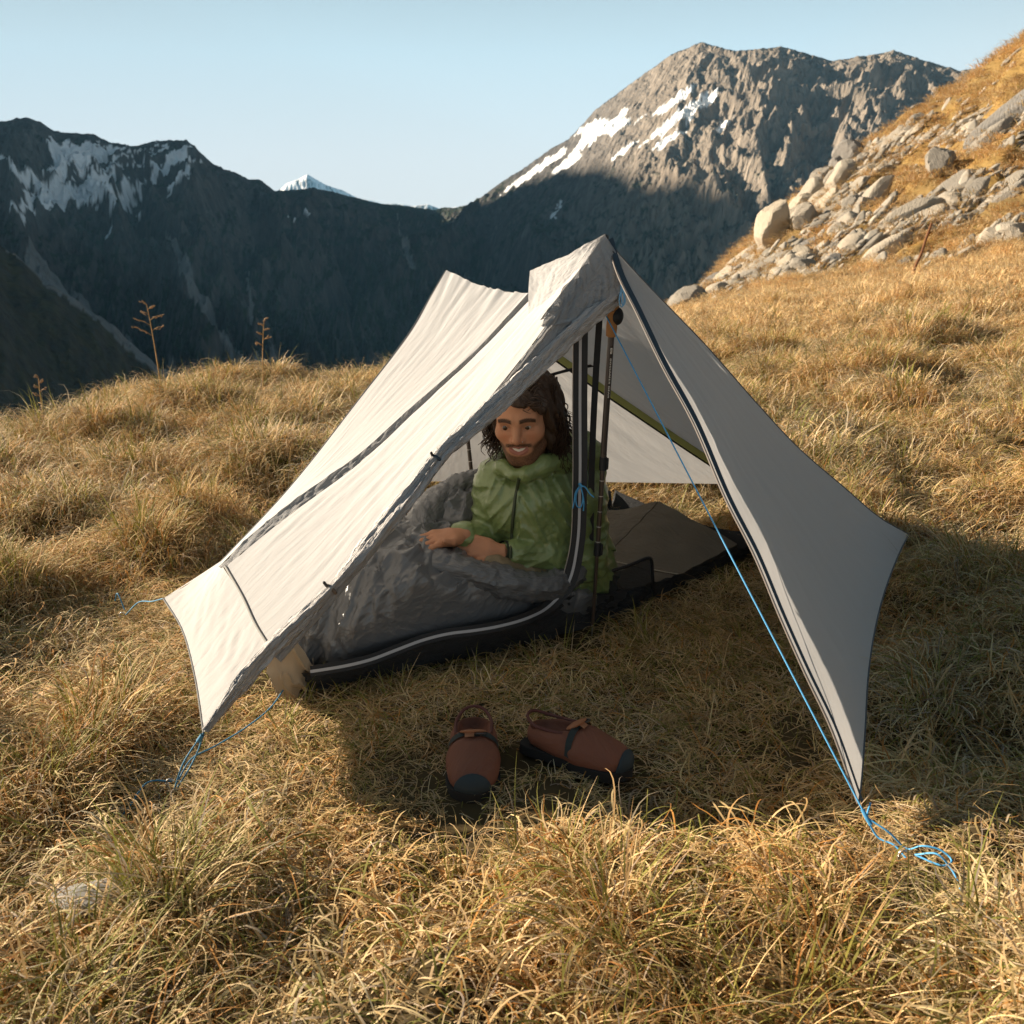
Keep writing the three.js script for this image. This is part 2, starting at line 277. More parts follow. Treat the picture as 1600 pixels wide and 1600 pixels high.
const spots = {}; const put = (kind, x, z, s, sy, tint) => { const v = Math.floor(rnd() * KINDS[kind].length), key = kind + v; (spots[key] ??= { g: KINDS[kind][v], l: [] }).l.push([x, gh(x, z), z, s, sy, rnd() * 6.283, tint, rr(-.18, .18), rr(-.18, .18)]); };
const scatter = (d0, d1, a0, a1, per, fn) => { const area = (d1 * d1 - d0 * d0) / 2 * (a1 - a0) * Math.PI / 180, n = Math.round(area * per); for (let i = 0; i < n; i++) { const D = Math.sqrt(mix(d0 * d0, d1 * d1, rnd())), a = rr(a0, a1) * Math.PI / 180; fn(Math.sin(a) * D, -Math.cos(a) * D, D); } };
const tintAt = (x, z) => { const a = fbm(x * .8 + 3, z * .8, 2), b = rr(.82, 1.15); return [b * (1 + .10 * a), b * (1 + .02 * a), b * (1 - .12 * a)]; };
scatter(.75, 4.6, -42, 42, 560, (x, z) => {
  if (insideFloor(x, z)) return;
  const L = lushAt(x, z), t = tintAt(x, z), sd = Math.min(segDist(x, z, -.098, -2.13, -.09, -1.88), segDist(x, z, .05, -2.15, .25, -2.04));
  if (sd < .085) return;
  if (sd < .22) return put('curly', x, z, rr(.4, .7), rr(.25, .5), t);
  const pg = Math.min(Math.hypot(x - .83, z + 1.66), Math.hypot(x + .81, z + 2.02)); if (pg < .24) return put('curly', x, z, rr(.55, .9), rr(.3, .55), t);
  if (inPoly(PORCH, x, z) || tentKeep(x, z) < .2) return put(rnd() < .08 ? 'green' : 'curly', x, z, rr(.6, .95), rr(.35, .65), t);
  if (L < -.3 && rnd() < .45) return;
  if (L > .1 && rnd() < .55) put(L > .3 && rnd() < .45 ? 'green' : 'tussock', x, z, rr(.7, 1.1) * (1 + .35 * L), rr(.75, 1.05), t);
  else put('curly', x, z, rr(.75, 1.25), rr(.6, 1.1), t);
});
scatter(4.6, 9.5, -42, 42, 330, (x, z) => { const L = lushAt(x, z); if (L < -.12 && rnd() < .75) return rnd() < .4 ? put('curly', x, z, 1.1, .6, tintAt(x, z)) : 0; put(rnd() < .12 + .2 * Math.max(0, L) ? 'green' : rnd() < .5 ? 'tussock' : 'mid', x, z, rr(.8, 1.2) * (1 + .45 * L), rr(.75, 1.1), tintAt(x, z)); });
scatter(9.5, 14, -42, 2, 70, (x, z) => put('mid', x, z, rr(1, 1.5), 1, tintAt(x, z)));
scatter(9.5, 25, 2, 42, 85, (x, z, D) => put(D < 13 && rnd() < .6 ? 'mid' : 'far', x, z, rr(.8, 1.25), rr(.75, 1.1), tintAt(x, z)));
scatter(23, 56, 6, 34, 20, (x, z) => { if (fbm(x * .12 + 8, z * .12, 2) > -.5) put('hill', x, z, rr(.35, .9), rr(.4, .8), tintAt(x, z)); });
{
  const M = new THREE.Matrix4(), Q = new THREE.Quaternion(), E = new THREE.Euler(), kk = new THREE.Color();
  for (const key in spots) {
    const { g, l } = spots[key], im = new THREE.InstancedMesh(g, grassMat, l.length);
    l.forEach(([x, y, z, s, sy, a, t, tx, tz], i) => { E.set(tx, a, tz); Q.setFromEuler(E); M.compose(V(x, y - .004, z), Q, V(s, s * sy, s)); im.setMatrixAt(i, M); im.setColorAt(i, kk.setRGB(...t)); });
    im.name = numbered('meadow_grass'); im.castShadow = im.receiveShadow = true;
    im.userData = { kind: 'stuff', label: 'dry golden grass covering the meadow', category: 'grass' }; scene.add(im);
  }
}

// ---------- modelling helpers for cloth, cords and rounded bodies ----------
const curve3 = (pts) => new THREE.CatmullRomCurve3(pts.map((p) => V(...p)), false, 'centripetal');
const along = (pts) => { const c = curve3(pts), n = 160, L = c.getSpacedPoints(n); return (t) => { const f = clamp(t) * n, i = Math.min(n - 1, Math.floor(f)); return L[i].clone().lerp(L[i + 1], f - i); }; };
function coons(c0, c1, d0, d1, nu, nv, disp) { // c0, c1 run along u at v = 0, 1; d0, d1 along v at u = 0, 1
  const P = (u, v) => {
    const a = c0(u).multiplyScalar(1 - v).add(c1(u).multiplyScalar(v)), b = d0(v).multiplyScalar(1 - u).add(d1(v).multiplyScalar(u));
    const k = c0(0).multiplyScalar((1 - u) * (1 - v)).add(c0(1).multiplyScalar(u * (1 - v))).add(c1(0).multiplyScalar((1 - u) * v)).add(c1(1).multiplyScalar(u * v));
    return a.add(b).sub(k);
  };
  const lu = (c0(0).distanceTo(c0(1)) + c1(0).distanceTo(c1(1))) / 2, lv = (d0(0).distanceTo(d0(1)) + d1(0).distanceTo(d1(1))) / 2;
  const g = gridGeo(nu, nv, (u, v) => P(u, v).toArray(), null, (u, v) => [u * lu, v * Math.max(lv, .6)]);
  if (disp) { const p = g.attributes.position, n = g.attributes.normal; for (let i = 0; i < p.count; i++) { const u = (i % (nu + 1)) / nu, v = Math.floor(i / (nu + 1)) / nv, d = disp(u, v); p.setXYZ(i, p.getX(i) + n.getX(i) * d, p.getY(i) + n.getY(i) * d, p.getZ(i) + n.getZ(i) * d); } g.computeVertexNormals(); }
  return g;
}
function tubeGeo(pts, r, seg = 40, rad = 6, wob) {
  const c = curve3(pts), L = c.getSpacedPoints(seg), F = c.computeFrenetFrames(seg), R = typeof r === 'function' ? r : () => r;
  let ref = Math.abs(L[0].clone().sub(L[seg]).normalize().y) > .9 ? V(1, 0, 0) : V(0, 1, 0);
  return gridGeo(rad, seg, (u, v, i, j) => {
    const T = F.tangents[j], s = V().crossVectors(T, ref).normalize(), n = V().crossVectors(s, T), a = u * Math.PI * 2, q = R(v) * (wob ? wob(u, v) : 1);
    return L[j].clone().addScaledVector(s, Math.cos(a) * q).addScaledVector(n, Math.sin(a) * q).toArray();
  });
}
function stripGeo(pts, width, side, seg = 60, thick = 0) { // a flat tape along pts; side(t) gives the direction across it
  const c = along(pts);
  return gridGeo(1, seg, (u, v) => c(v).addScaledVector(side(v), (u - .5) * (typeof width === 'function' ? width(v) : width)).toArray());
}
function nets(f, lo, hi, cell, lip = 1.4) { // surface nets of f = 0
  const n = [0, 1, 2].map((k) => Math.ceil((hi[k] - lo[k]) / cell) + 1), [nx, ny, nz] = n, F = new Float32Array(nx * ny * nz).fill(9), B = 4;
  const at = (i, j, k) => i + nx * (j + ny * k), X = (i) => lo[0] + i * cell, Y = (j) => lo[1] + j * cell, Z = (k) => lo[2] + k * cell;
  for (let k = 0; k < nz; k += B) for (let j = 0; j < ny; j += B) for (let i = 0; i < nx; i += B) {
    const d = f(X(i + B / 2 - .5), Y(j + B / 2 - .5), Z(k + B / 2 - .5)), far = Math.abs(d) > cell * B * .9 * lip;
    for (let c = k; c < Math.min(k + B, nz); c++) for (let b = j; b < Math.min(j + B, ny); b++) for (let a = i; a < Math.min(i + B, nx); a++) F[at(a, b, c)] = far ? d : f(X(a), Y(b), Z(c));
  }
  const id = new Int32Array(nx * ny * nz).fill(-1), P = [], I = [];
  for (let k = 0; k < nz - 1; k++) for (let j = 0; j < ny - 1; j++) for (let i = 0; i < nx - 1; i++) {
    let m = 0; const o = [at(i, j, k), at(i + 1, j, k), at(i, j + 1, k), at(i + 1, j + 1, k), at(i, j, k + 1), at(i + 1, j, k + 1), at(i, j + 1, k + 1), at(i + 1, j + 1, k + 1)];
    for (let q = 0; q < 8; q++) if (F[o[q]] < 0) m |= 1 << q;
    if (m === 0 || m === 255) continue;
    let sx = 0, sy = 0, sz = 0, c = 0;
    for (let q = 0; q < 8; q++) for (let b = 0; b < 3; b++) { const r = q | (1 << b); if (r === q || ((m >> q) & 1) === ((m >> r) & 1)) continue; const a = F[o[q]], e = F[o[r]], t = a / (a - e); sx += (q & 1) + (b === 0 ? t : 0); sy += ((q >> 1) & 1) + (b === 1 ? t : 0); sz += ((q >> 2) & 1) + (b === 2 ? t : 0); c++; }
    id[o[0]] = P.length / 3; P.push(X(i + sx / c), Y(j + sy / c), Z(k + sz / c));
  }
  for (let k = 1; k < nz - 1; k++) for (let j = 1; j < ny - 1; j++) for (let i = 1; i < nx - 1; i++) {
    const a = F[at(i, j, k)] < 0, q4 = (p, q, r, s, flip) => { if (p < 0 || q < 0 || r < 0 || s < 0) return; flip ? I.push(p, r, q, p, s, r) : I.push(p, q, r, p, r, s); };
    if (a !== F[at(i + 1, j, k)] < 0) q4(id[at(i, j, k)], id[at(i, j - 1, k)], id[at(i, j - 1, k - 1)], id[at(i, j, k - 1)], a);
    if (a !== F[at(i, j + 1, k)] < 0) q4(id[at(i, j, k)], id[at(i, j, k - 1)], id[at(i - 1, j, k - 1)], id[at(i - 1, j, k)], a);
    if (a !== F[at(i, j, k + 1)] < 0) q4(id[at(i, j, k)], id[at(i - 1, j, k)], id[at(i - 1, j - 1, k)], id[at(i, j - 1, k)], a);
  }
  for (let q = 0; q < I.length; q += 3) { const t = I[q + 1]; I[q + 1] = I[q + 2]; I[q + 2] = t; }
  const g = new THREE.BufferGeometry(); g.setAttribute('position', new THREE.Float32BufferAttribute(P, 3)); g.setIndex(I); g.computeVertexNormals();
  const U = new Float32Array(P.length / 3 * 2); for (let q = 0; q < P.length / 3; q++) { U[q * 2] = P[q * 3] + P[q * 3 + 2] * .5; U[q * 2 + 1] = P[q * 3 + 1] + P[q * 3 + 2] * .35; } g.setAttribute('uv', new THREE.BufferAttribute(U, 2));
  return g;
}
const cap = (x, y, z, a, b, ra, rb) => { const bx = b[0] - a[0], by = b[1] - a[1], bz = b[2] - a[2], px = x - a[0], py = y - a[1], pz = z - a[2], t = clamp((px * bx + py * by + pz * bz) / (bx * bx + by * by + bz * bz + 1e-9)); return Math.hypot(px - bx * t, py - by * t, pz - bz * t) - (ra + (rb - ra) * t); };
const ell = (x, y, z, c, r) => { const a = (x - c[0]) / r[0], b = (y - c[1]) / r[1], d = (z - c[2]) / r[2], k = Math.hypot(a, b, d); return (k - 1) * Math.min(...r) * (k < 1e-6 ? 1 : 1); };
const smin = (a, b, k) => { const h = Math.max(k - Math.abs(a - b), 0) / k; return Math.min(a, b) - h * h * k * .25; };
const smax = (a, b, k) => -smin(-a, -b, k);
function noiseTex(n, fn, repeat) { const d = new Uint8Array(n * n * 4); for (let y = 0; y < n; y++) for (let x = 0; x < n; x++) { const v = clamp(fn(x / n, y / n)) * 255, q = (y * n + x) * 4; d[q] = d[q + 1] = d[q + 2] = v; d[q + 3] = 255; } const t = new THREE.DataTexture(d, n, n); t.wrapS = t.wrapT = THREE.RepeatWrapping; t.magFilter = THREE.LinearFilter; t.repeat.set(...repeat); t.needsUpdate = true; return t; }
const torus2 = (u, v, fu, fv, s) => n3(Math.cos(u * 6.2832) * fu + s, Math.sin(u * 6.2832) * fu + Math.cos(v * 6.2832) * fv * .7, Math.sin(v * 6.2832) * fv + s);

// ---------- the tent ----------
const crinkle = noiseTex(512, (u, v) => { let s = .5; for (let o = 0, a = .26, f = 1; o < 4; o++, a *= .6, f *= 2) s += a * torus2(u, v, .55 * f, 2.4 * f, o * 7.3); return s; }, [1.4, 1.7]);
const crumple = noiseTex(512, (u, v) => { let s = 0; for (let o = 0, a = .5, f = 1.5; o < 4; o++, a *= .55, f *= 2) s += a * (1 - Math.abs(torus2(u, v, f, f, o * 5.1))); return s; }, [2.2, 2.2]);
const FAB = mat([.55, .545, .545], 1, { transmission: .40, thickness: 0, bumpMap: crinkle, bumpScale: .0018, specularIntensity: .3 });
const FABC = mat([.40, .395, .395], 1, { transmission: .25, thickness: 0, bumpMap: crumple, bumpScale: .004, specularIntensity: .4 });
const FABROLL = mat([.50, .48, .47], .8, { bumpMap: crumple, bumpScale: .008, specularIntensity: .5 });
const TAPE = mat([.30, .29, .27], 1, { transmission: .12, thickness: 0 });
const GREEN = mat([.36, .38, .13], .9, { transmission: .25, thickness: 0 });
const BLACK = mat([.012, .012, .014], .6), DARK = mat([.030, .032, .036], .75, { bumpMap: crumple, bumpScale: .006 }), ZIPGREY = mat([.42, .42, .44], .45);
const CORD = mat([.07, .33, .62], .6), CORDDARK = mat([.05, .20, .34], .7);
const AL1 = [[.272, 1.248, -2.92], [.193, 1.146, -2.83], [.053, .974, -2.68], [-.069, .839, -2.562], [-.185, .718, -2.458], [-.311, .574, -2.343], [-.425, .448, -2.247], [-.527, .344, -2.168], [-.577, .293, -2.13]];
const AL2 = [[-.577, .293, -2.13], [-.62, .248, -2.101], [-.676, .198, -2.066], [-.735, .141, -2.03]];
const BL1 = [[-.247, 1.122, -3.7], [-.306, 1.022, -3.61], [-.371, .912, -3.513], [-.536, .702, -3.317], [-.748, .443, -3.086], [-.939, .251, -2.91]];
const BL2 = [[-.939, .251, -2.91], [-1.018, .207, -2.853], [-1.095, .169, -2.8]];
const HEML = [[-1.095, .169, -2.8], [-.951, .174, -2.546], [-.829, .161, -2.272], [-.735, .141, -2.03]];
const RIDGE1 = [[-.247, 1.122, -3.7], [-.2, 1.108, -3.63], [-.138, 1.087, -3.535], [-.022, 1.07, -3.371], [.059, 1.074, -3.26]];
const BACKB = [[.059, 1.074, -3.26], [-.114, .905, -3.129], [-.348, .716, -2.972], [-.475, .612, -2.89], [-.64, .508, -2.795], [-.781, .406, -2.714], [-.867, .326, -2.66]];
const FRONTB = [[.072, .998, -3.24], [-.079, .878, -3.13], [-.298, .715, -2.979], [-.48, .581, -2.859], [-.681, .451, -2.737], [-.84, .334, -2.64]];
const STRUT = [[-.84, .334, -2.64], [-.734, .32, -2.434], [-.662, .305, -2.284], [-.577, .293, -2.13]];
const RIDGEALL = [[.272, 1.248, -2.92], [.231, 1.211, -2.991], [.162, 1.138, -3.118], [.06, 1.073, -3.272], [-.022, 1.069, -3.381], [-.138, 1.086, -3.54], [-.2, 1.108, -3.632], [-.247, 1.122, -3.7]];
const AF = [[0.281, 1.248, -2.920], [0.303, 1.156, -2.813], [0.344, 1.064, -2.702], [0.402, 0.932, -2.546], [0.464, 0.811, -2.406], [0.523, 0.656, -2.245], [0.574, 0.550, -2.135], [0.615, 0.441, -2.034], [0.655, 0.344, -1.947], [0.699, 0.247, -1.864], [0.738, 0.123, -1.770]];
const AR = [[.281, 1.248, -2.92], [.333, 1.192, -2.946], [.466, 1.064, -3.008], [.61, .929, -3.072], [.81, .725, -3.163], [.991, .549, -3.241], [1.193, .384, -3.32], [1.36, .25, -3.383], [1.495, .17, -3.43]];
const FR = [[0.738, 0.123, -1.770], [0.764, 0.129, -1.832], [0.832, 0.145, -2.008], [0.935, 0.163, -2.281], [1.047, 0.174, -2.546], [1.179, 0.179, -2.828], [1.368, 0.177, -3.197], [1.495, 0.170, -3.430]];
const A2R2 = [[-.247, 1.122, -3.7], [.179, .791, -3.854], [.537, .534, -3.974], [.899, .283, -4.091], [1.091, .165, -4.15]];
const REAR = [-.86, .08, -4.5];
const tent = thing('tent', 'pale grey single-wall trekking pole tent pitched on the grass with its porch open', 'tent');
{
  const seg = (a, b) => along([a, a.map((v, k) => mix(v, b[k], .5)), b]);
  const wr = (amp, f, s) => (u, v) => .7 * amp * n2(u * 2 + s, v * f) * Math.min(1, 8 * v * (1 - v)) * Math.min(1, 9 * u * (1 - u)) + amp * .35 * n2(u * 14 + s, v * 9) * Math.min(1, 6 * u * (1 - u)) * Math.min(1, 8 * v * (1 - v));
  const fan = (amp) => (u, v) => amp * Math.sin(v * 46 + 3 * n2(u * 3, v * 5)) * Math.exp(-u * 7) + amp * .5 * n2(u * 3, v * 22) * Math.min(1, 8 * v * (1 - v));
  obj('foot_end_panel', coons(along(FRONTB), along(AL1), along([FRONTB[0], [.066, 1.05, -3.262], [.162, 1.138, -3.118], [.231, 1.211, -2.991], AL1[0]]), along(STRUT), 90, 46, wr(.0035, 20, 1)), FAB, tent).userData.label = 'sunlit front half of the foot end panel';
  obj('foot_end_panel', coons(along(BL1), along(BACKB), along(RIDGE1), seg(BL1[5], BACKB[6]), 90, 40, fan(.004)), FAB, tent);
  obj('foot_beak_panel', coons(along(BL2), along(AL2), along([[-.939, .251, -2.91], [-.853, .33, -2.655], ...STRUT.slice(1)]), along(HEML), 24, 44, (u, v) => .0025 * n2(u * 3, v * 26) * Math.min(1, 9 * u * (1 - u))), FAB, tent);
  obj('pleat', coons(along(BACKB), along(FRONTB), seg(BACKB[0], FRONTB[0]), seg(BACKB[6], FRONTB[5]), 90, 6, (u, v) => .004 * n2(u * 26, v * 2)), FABC, tent);
  obj('strut_seam', tubeGeo(STRUT.map((p) => [p[0], p[1] + .003, p[2] + .002]), .0035, 30, 6), TAPE, tent);
  obj('porch_panel', coons(along(AF), along(AR), () => V(...AF[0]), along(FR), 110, 60, wr(.0035, 26, 5)), FAB, tent).userData.label = 'shaded porch panel on the head end side';
  obj('head_end_panel', coons(along(AR), along(A2R2), along(RIDGEALL), seg(AR[8], A2R2[4]), 70, 40, wr(.004, 18, 9)), FAB, tent);
  obj('rear_porch_panel', coons(along([...BL1, ...BL2.slice(1)]), along([BL1[0], [-.53, .62, -4.08], REAR]), () => V(...BL1[0]), along([BL2[2], [-.90, .17, -3.6], REAR]), 60, 30, wr(.004, 14, 3)), FAB, tent);
  obj('rear_porch_panel', coons(along([A2R2[0], [-.53, .62, -4.08], REAR]), along(A2R2), () => V(...A2R2[0]), along([REAR, [.1, .16, -4.22], A2R2[4]]), 60, 36, wr(.005, 14, 13)), FAB, tent);
  // green seam tape inside, along the rear edge of the head end panel
  obj('seam_tape', stripGeo([[-.18, 1.068, -3.725], ...A2R2.slice(1)].map((p) => [p[0] + .004, p[1] - .012, p[2] + .02]), .034, () => V(.25, .9, .35).normalize(), 50), GREEN, tent).userData.label = 'olive green seam tape inside the tent';
  obj('seam_binding', tubeGeo(A2R2.map((p) => [p[0] + .004, p[1] - .032, p[2] + .03]), .004, 50, 6), BLACK, tent);
  // porch zip along the open edge
  const across = V(.55, .25, -.5).normalize();
  obj('porch_zipper', stripGeo(AF.map((p) => [p[0] + .007, p[1] + .006, p[2] + .004]), (t) => .022 - .016 * t, () => across, 80), mat([.035, .05, .065], .5), tent).userData.label = 'dark zip tape along the open porch edge';
  obj('porch_edge_binding', tubeGeo(AF.map((p) => [p[0] - .003, p[1] + .002, p[2] + .004]), .003, 90, 6), mat([.20, .17, .15], .7), tent);
  for (const [n, e] of [['hem_binding', FR], ['hem_binding', HEML], ['edge_binding', BL1], ['edge_binding', AR]]) obj(n, tubeGeo(e, .0028, 60, 5), mat([.10, .10, .10], .8), tent);
  // crumpled vent hood over the front peak
  const HT = [[.055, 1.150, -3.17], [.118, 1.182, -3.09], [.173, 1.21, -3.01], [.216, 1.238, -2.945], [.268, 1.266, -2.895]], HM = [[.096, 1.062, -2.732], [.135, 1.105, -2.772], [.18, 1.155, -2.818], [.228, 1.212, -2.866], [.268, 1.266, -2.893]], HL = [[.082, 1.022, -2.706], [.165, 1.032, -2.742], [.245, 1.062, -2.795], [.322, 1.112, -2.828]];
  const fold = (x, y) => { const k = 1 - Math.abs(n2(x, y)); return k * k * k - .3; }, crump = (a) => (u, v) => a * Math.min(1, 9 * u * (1 - u) + .2) * (1.8 * fold(u * 1.3 + v * 1.2, v * .5 - u * .4) + 1.0 * fold(u * 2.1 - v * 2.0 + 7, u * .7 + v * .6) + .5 * fold(u * 4 + v * 3, v * 1.2 - u * 1.5) + .25 * fold(u * 9 - v * 6, v * 3 + u * 2));
  const hood = obj('vent_hood', coons(along(HT), along(HM), along([HT[0], [.050, 1.03, -3.06], [.062, 1.0, -2.92], HM[0]]), seg(HT[4], HM[4]), 80, 44, crump(.007)), FABC, tent); hood.userData.label = 'crumpled grey vent hood at the front peak';
  obj('hood_drape', coons(along(HM), along(HL), seg(HM[0], HL[0]), along([HM[4], [.306, 1.2, -2.862], HL[3]]), 80, 30, (u, v) => .006 * Math.min(1, 6 * v) * (1.5 * fold(u * 4.5 + v * .8, v * .5) + .7 * fold(u * 9 - v * 1.6, v + u))), FABC, hood);
  obj('peak_cover', coons(along([[.268, 1.264, -2.905], [.306, 1.2, -2.862], [.322, 1.112, -2.828]]), along([[.276, 1.262, -2.925], [.324, 1.17, -2.88], [.338, 1.12, -2.86]]), along([[.268, 1.264, -2.905], [.276, 1.262, -2.925]]), along([[.322, 1.112, -2.828], [.338, 1.12, -2.86]]), 20, 6, (u, v) => .004 * n2(u * 7, v * 3)), FABC, tent);
  obj('peak_cap', new THREE.SphereGeometry(.011, 10, 8).translate(.272, 1.256, -2.915), BLACK, tent);
  // the porch door rolled back and tied along the foot end edge
  const RO = [[.302, 1.102, -2.86], [.191, 1.02, -2.766], [.1, .949, -2.688], [0, .862, -2.6], [-.094, .788, -2.523], [-.181, .721, -2.453], [-.264, .626, -2.375], [-.348, .535, -2.301], [-.423, .455, -2.237], [-.517, .375, -2.168], [-.607, .296, -2.103], [-.724, .159, -2.01]];
  const pinch = (t) => { const d = Math.min(Math.abs(t - .465), Math.abs(t - .73)); return mix(.75, 1, sstep(0, .10, d)); };
  obj('rolled_door', tubeGeo(RO, (t) => mix(.025, .0165, t) * pinch(t) * (1 - .55 * sstep(.9, 1, t)), 150, 30, (u, v) => 1 + .22 * Math.sin(u * 6.283 * 3 + v * 9) + .30 * n2(Math.cos(u * 6.283) * 1.5 + 4, Math.sin(u * 6.283) * 1.5 + v * 7) + .14 * n2(u * 12, v * 40)), FABROLL, tent).userData.label = 'porch door rolled up and tied back';
  obj('added_gap_hem', tubeGeo(AL1.slice(3).map((p) => [p[0] + .006, p[1] - .006, p[2] + .004]), .012, 80, 10), FABROLL, tent);  // added tube that keeps stray sun from leaking between roll and panel
  for (const k of [5, 8]) { const t = k === 5 ? .465 : .73, c = along(RO), p = c(t), d = c(t + .01).sub(c(t - .01)).normalize(), q = new THREE.Quaternion().setFromUnitVectors(V(0, 0, 1), d), tie = new THREE.TorusGeometry(.0155 - .002 * (k > 5), .0045, 8, 18).applyQuaternion(q).translate(p.x, p.y, p.z), o = obj('tie_loop', tie, k === 5 ? mat([.03, .05, .07], .6) : mat([.16, .12, .09], .7), tent); obj('toggle', new THREE.CapsuleGeometry(.004, .022, 3, 8).applyQuaternion(q).translate(p.x - .012, p.y + .014, p.z + .006), BLACK, o); }
  // second skirt of the door that hangs between the roll and the panel
  obj('door_fold', coons(along(AL1.slice(1, 5).map((p) => [p[0] + .004, p[1] + .004, p[2] + .006])), along(RO.slice(1, 6).map((p) => [p[0], p[1] + .008, p[2] + .0])), seg([.197, 1.15, -2.824], [.191, 1.028, -2.766]), seg([-.181, .722, -2.452], [-.181, .729, -2.453]), 50, 12, (u, v) => .008 * Math.sin(v * 9 + u * 2) * (1 - u) + .004 * n2(u * 8, v * 4)), FABC, tent);
  // groundsheet with raised walls
  const FL = [[-.63, -2.46], [-.457, -2.545], [-.2, -2.68], [0, -2.79], [.235, -2.935], [.476, -3.16], [.953, -3.637]], BK = [[-.88, -3.00], [-.76, -3.14], [-.58, -3.36], [-.45, -3.62], [-.15, -3.80], [.12, -3.98], [.46, -4.30]];
  const fl = along(FL.map((p) => [p[0], 0, p[1]])), bk = along(BK.map((p) => [p[0], 0, p[1]]));
  const prof = [[0, .012], [.2, .012], [.4, .012], [.6, .012], [.8, .012], [.97, .012], [.985, .02], [.992, .06], [1, .09]];
  obj('groundsheet', gridGeo(60, 8, (u, v, i, j) => { const [w, h] = prof[j], p = fl(u).lerp(bk(u), w); return [p.x, gh(p.x, p.z) + h + .006 * n2(p.x * 9, p.z * 9), p.z]; }), DARK, tent).userData.label = 'dark groundsheet inside the tent';
  const wallTop = [[-.60, .10, -2.425], [-.559, .108, -2.416], [-.466, .113, -2.441], [-.398, .118, -2.471], [-.33, .128, -2.513], [-.26, .138, -2.556], [-.188, .143, -2.59], [-.114, .143, -2.613], [-.038, .143, -2.645], [.049, .143, -2.707], [.121, .145, -2.80], [.20, .14, -2.90], [.33, .11, -3.0], [.50, .085, -3.15], [.953, .06, -3.625]];
  const fb0 = along(FL.map((p) => [p[0], gh(p[0], p[1]) + .008, p[1]]));
  obj('groundsheet_wall', coons(along(wallTop), fb0, seg(wallTop[0], [-.63, gh(-.63, -2.46) + .008, -2.46]), seg(wallTop[14], [.953, gh(.953, -3.637) + .008, -3.637]), 90, 10, (u, v) => .006 * n2(u * 30, v * 3) + .004 * n2(u * 70, v * 5)), DARK, tent).userData.label = 'low upturned front wall of the dark groundsheet';
  for (const u of [0, 1]) { const a = fl(u), b = bk(u); obj('groundsheet_wall', gridGeo(24, 4, (s, h) => { const p = a.clone().lerp(b, s); return [p.x + (u ? .02 : -.02) * h, gh(p.x, p.z) + .01 + h * (.085 - .05 * Math.sin(s * 3.14)), p.z]; }), DARK, tent); }
  // inner door: zip on black tape that rises by the pole and curves along the groundsheet
  const ZIP = [[.206, 1.018, -2.93], [.207, .79, -2.9], [.21, .516, -2.865], [.205, .333, -2.85], [.178, .211, -2.83], [.121, .15, -2.794], [.049, .145, -2.705], [-.038, .145, -2.643], [-.114, .145, -2.611], [-.188, .145, -2.588], [-.26, .14, -2.554], [-.33, .13, -2.511], [-.398, .12, -2.469], [-.466, .115, -2.439], [-.559, .11, -2.414]];
  const zc = along(ZIP), zs = (t) => { const d = zc(t + .01).sub(zc(t - .01)).normalize(); return V(0, 0, 0).crossVectors(d, V(0, .25, 1).normalize()).normalize(); };
  const zt = obj('inner_door_tape', stripGeo(ZIP, (t) => mix(.046, .03, sstep(.45, .7, t)), zs, 110), BLACK, tent);
  obj('zipper_teeth', stripGeo(ZIP.map((p) => [p[0], p[1] + .001, p[2] + .004]), .0085, zs, 110), ZIPGREY, zt);
  obj('tape_edge', tubeGeo(ZIP.map((p, i) => { const s = zs(i / 14); return [p[0] - Math.abs(s.x) * .022, p[1], p[2] + .003]; }).slice(0, 5), .0016, 50, 5), mat([.45, .40, .35], .6), zt);
  obj('door_strap', stripGeo([[.271, 1.053, -3.0], [.26, .816, -2.98], [.253, .576, -2.95], [.254, .239, -2.93]], .02, () => V(1, 0, .1).normalize(), 30), BLACK, tent);
  obj('cross_strap', tubeGeo([[.10, .74, -3.55], [.22, .765, -3.6], [.42, .79, -3.66]], .006, 20, 6), BLACK, tent);
  // the mesh half of the inner door, dropped over the groundsheet wall
  const MESHC = mat([.02, .022, .025], .9, { transparent: true, opacity: .82 });
  const fp = [[.24, .20, -2.985], [.31, .177, -3.0], [.474, .197, -3.1]], fb = [[.268, .02, -2.955], [.36, .02, -3.03], [.498, .045, -3.15]];
  const fpan = obj('mesh_door_panel', coons(along(fp), along(fb), seg(fp[0], fb[0]), seg(fp[2], fb[2]), 24, 10, (u, v) => .006 * Math.sin(u * 9 + v * 5)), MESHC, tent);
  obj('panel_edging', tubeGeo([fp[1], [.40, .188, -3.052], [.468, .197, -3.098], [.478, .19, -3.104], [.489, .12, -3.125], fb[2]], .006, 50, 6), BLACK, fpan);
  // rear mesh skirt under the fly hem
  obj('rear_mesh_wall', gridGeo(40, 6, (u, v) => { const p = bk(u); return [p.x - .03 * v, gh(p.x, p.z) + .08 + v * .10, p.z - .02 * v]; }), mat([.25, .22, .17], 1, { transparent: true, opacity: .55 }), tent);
}

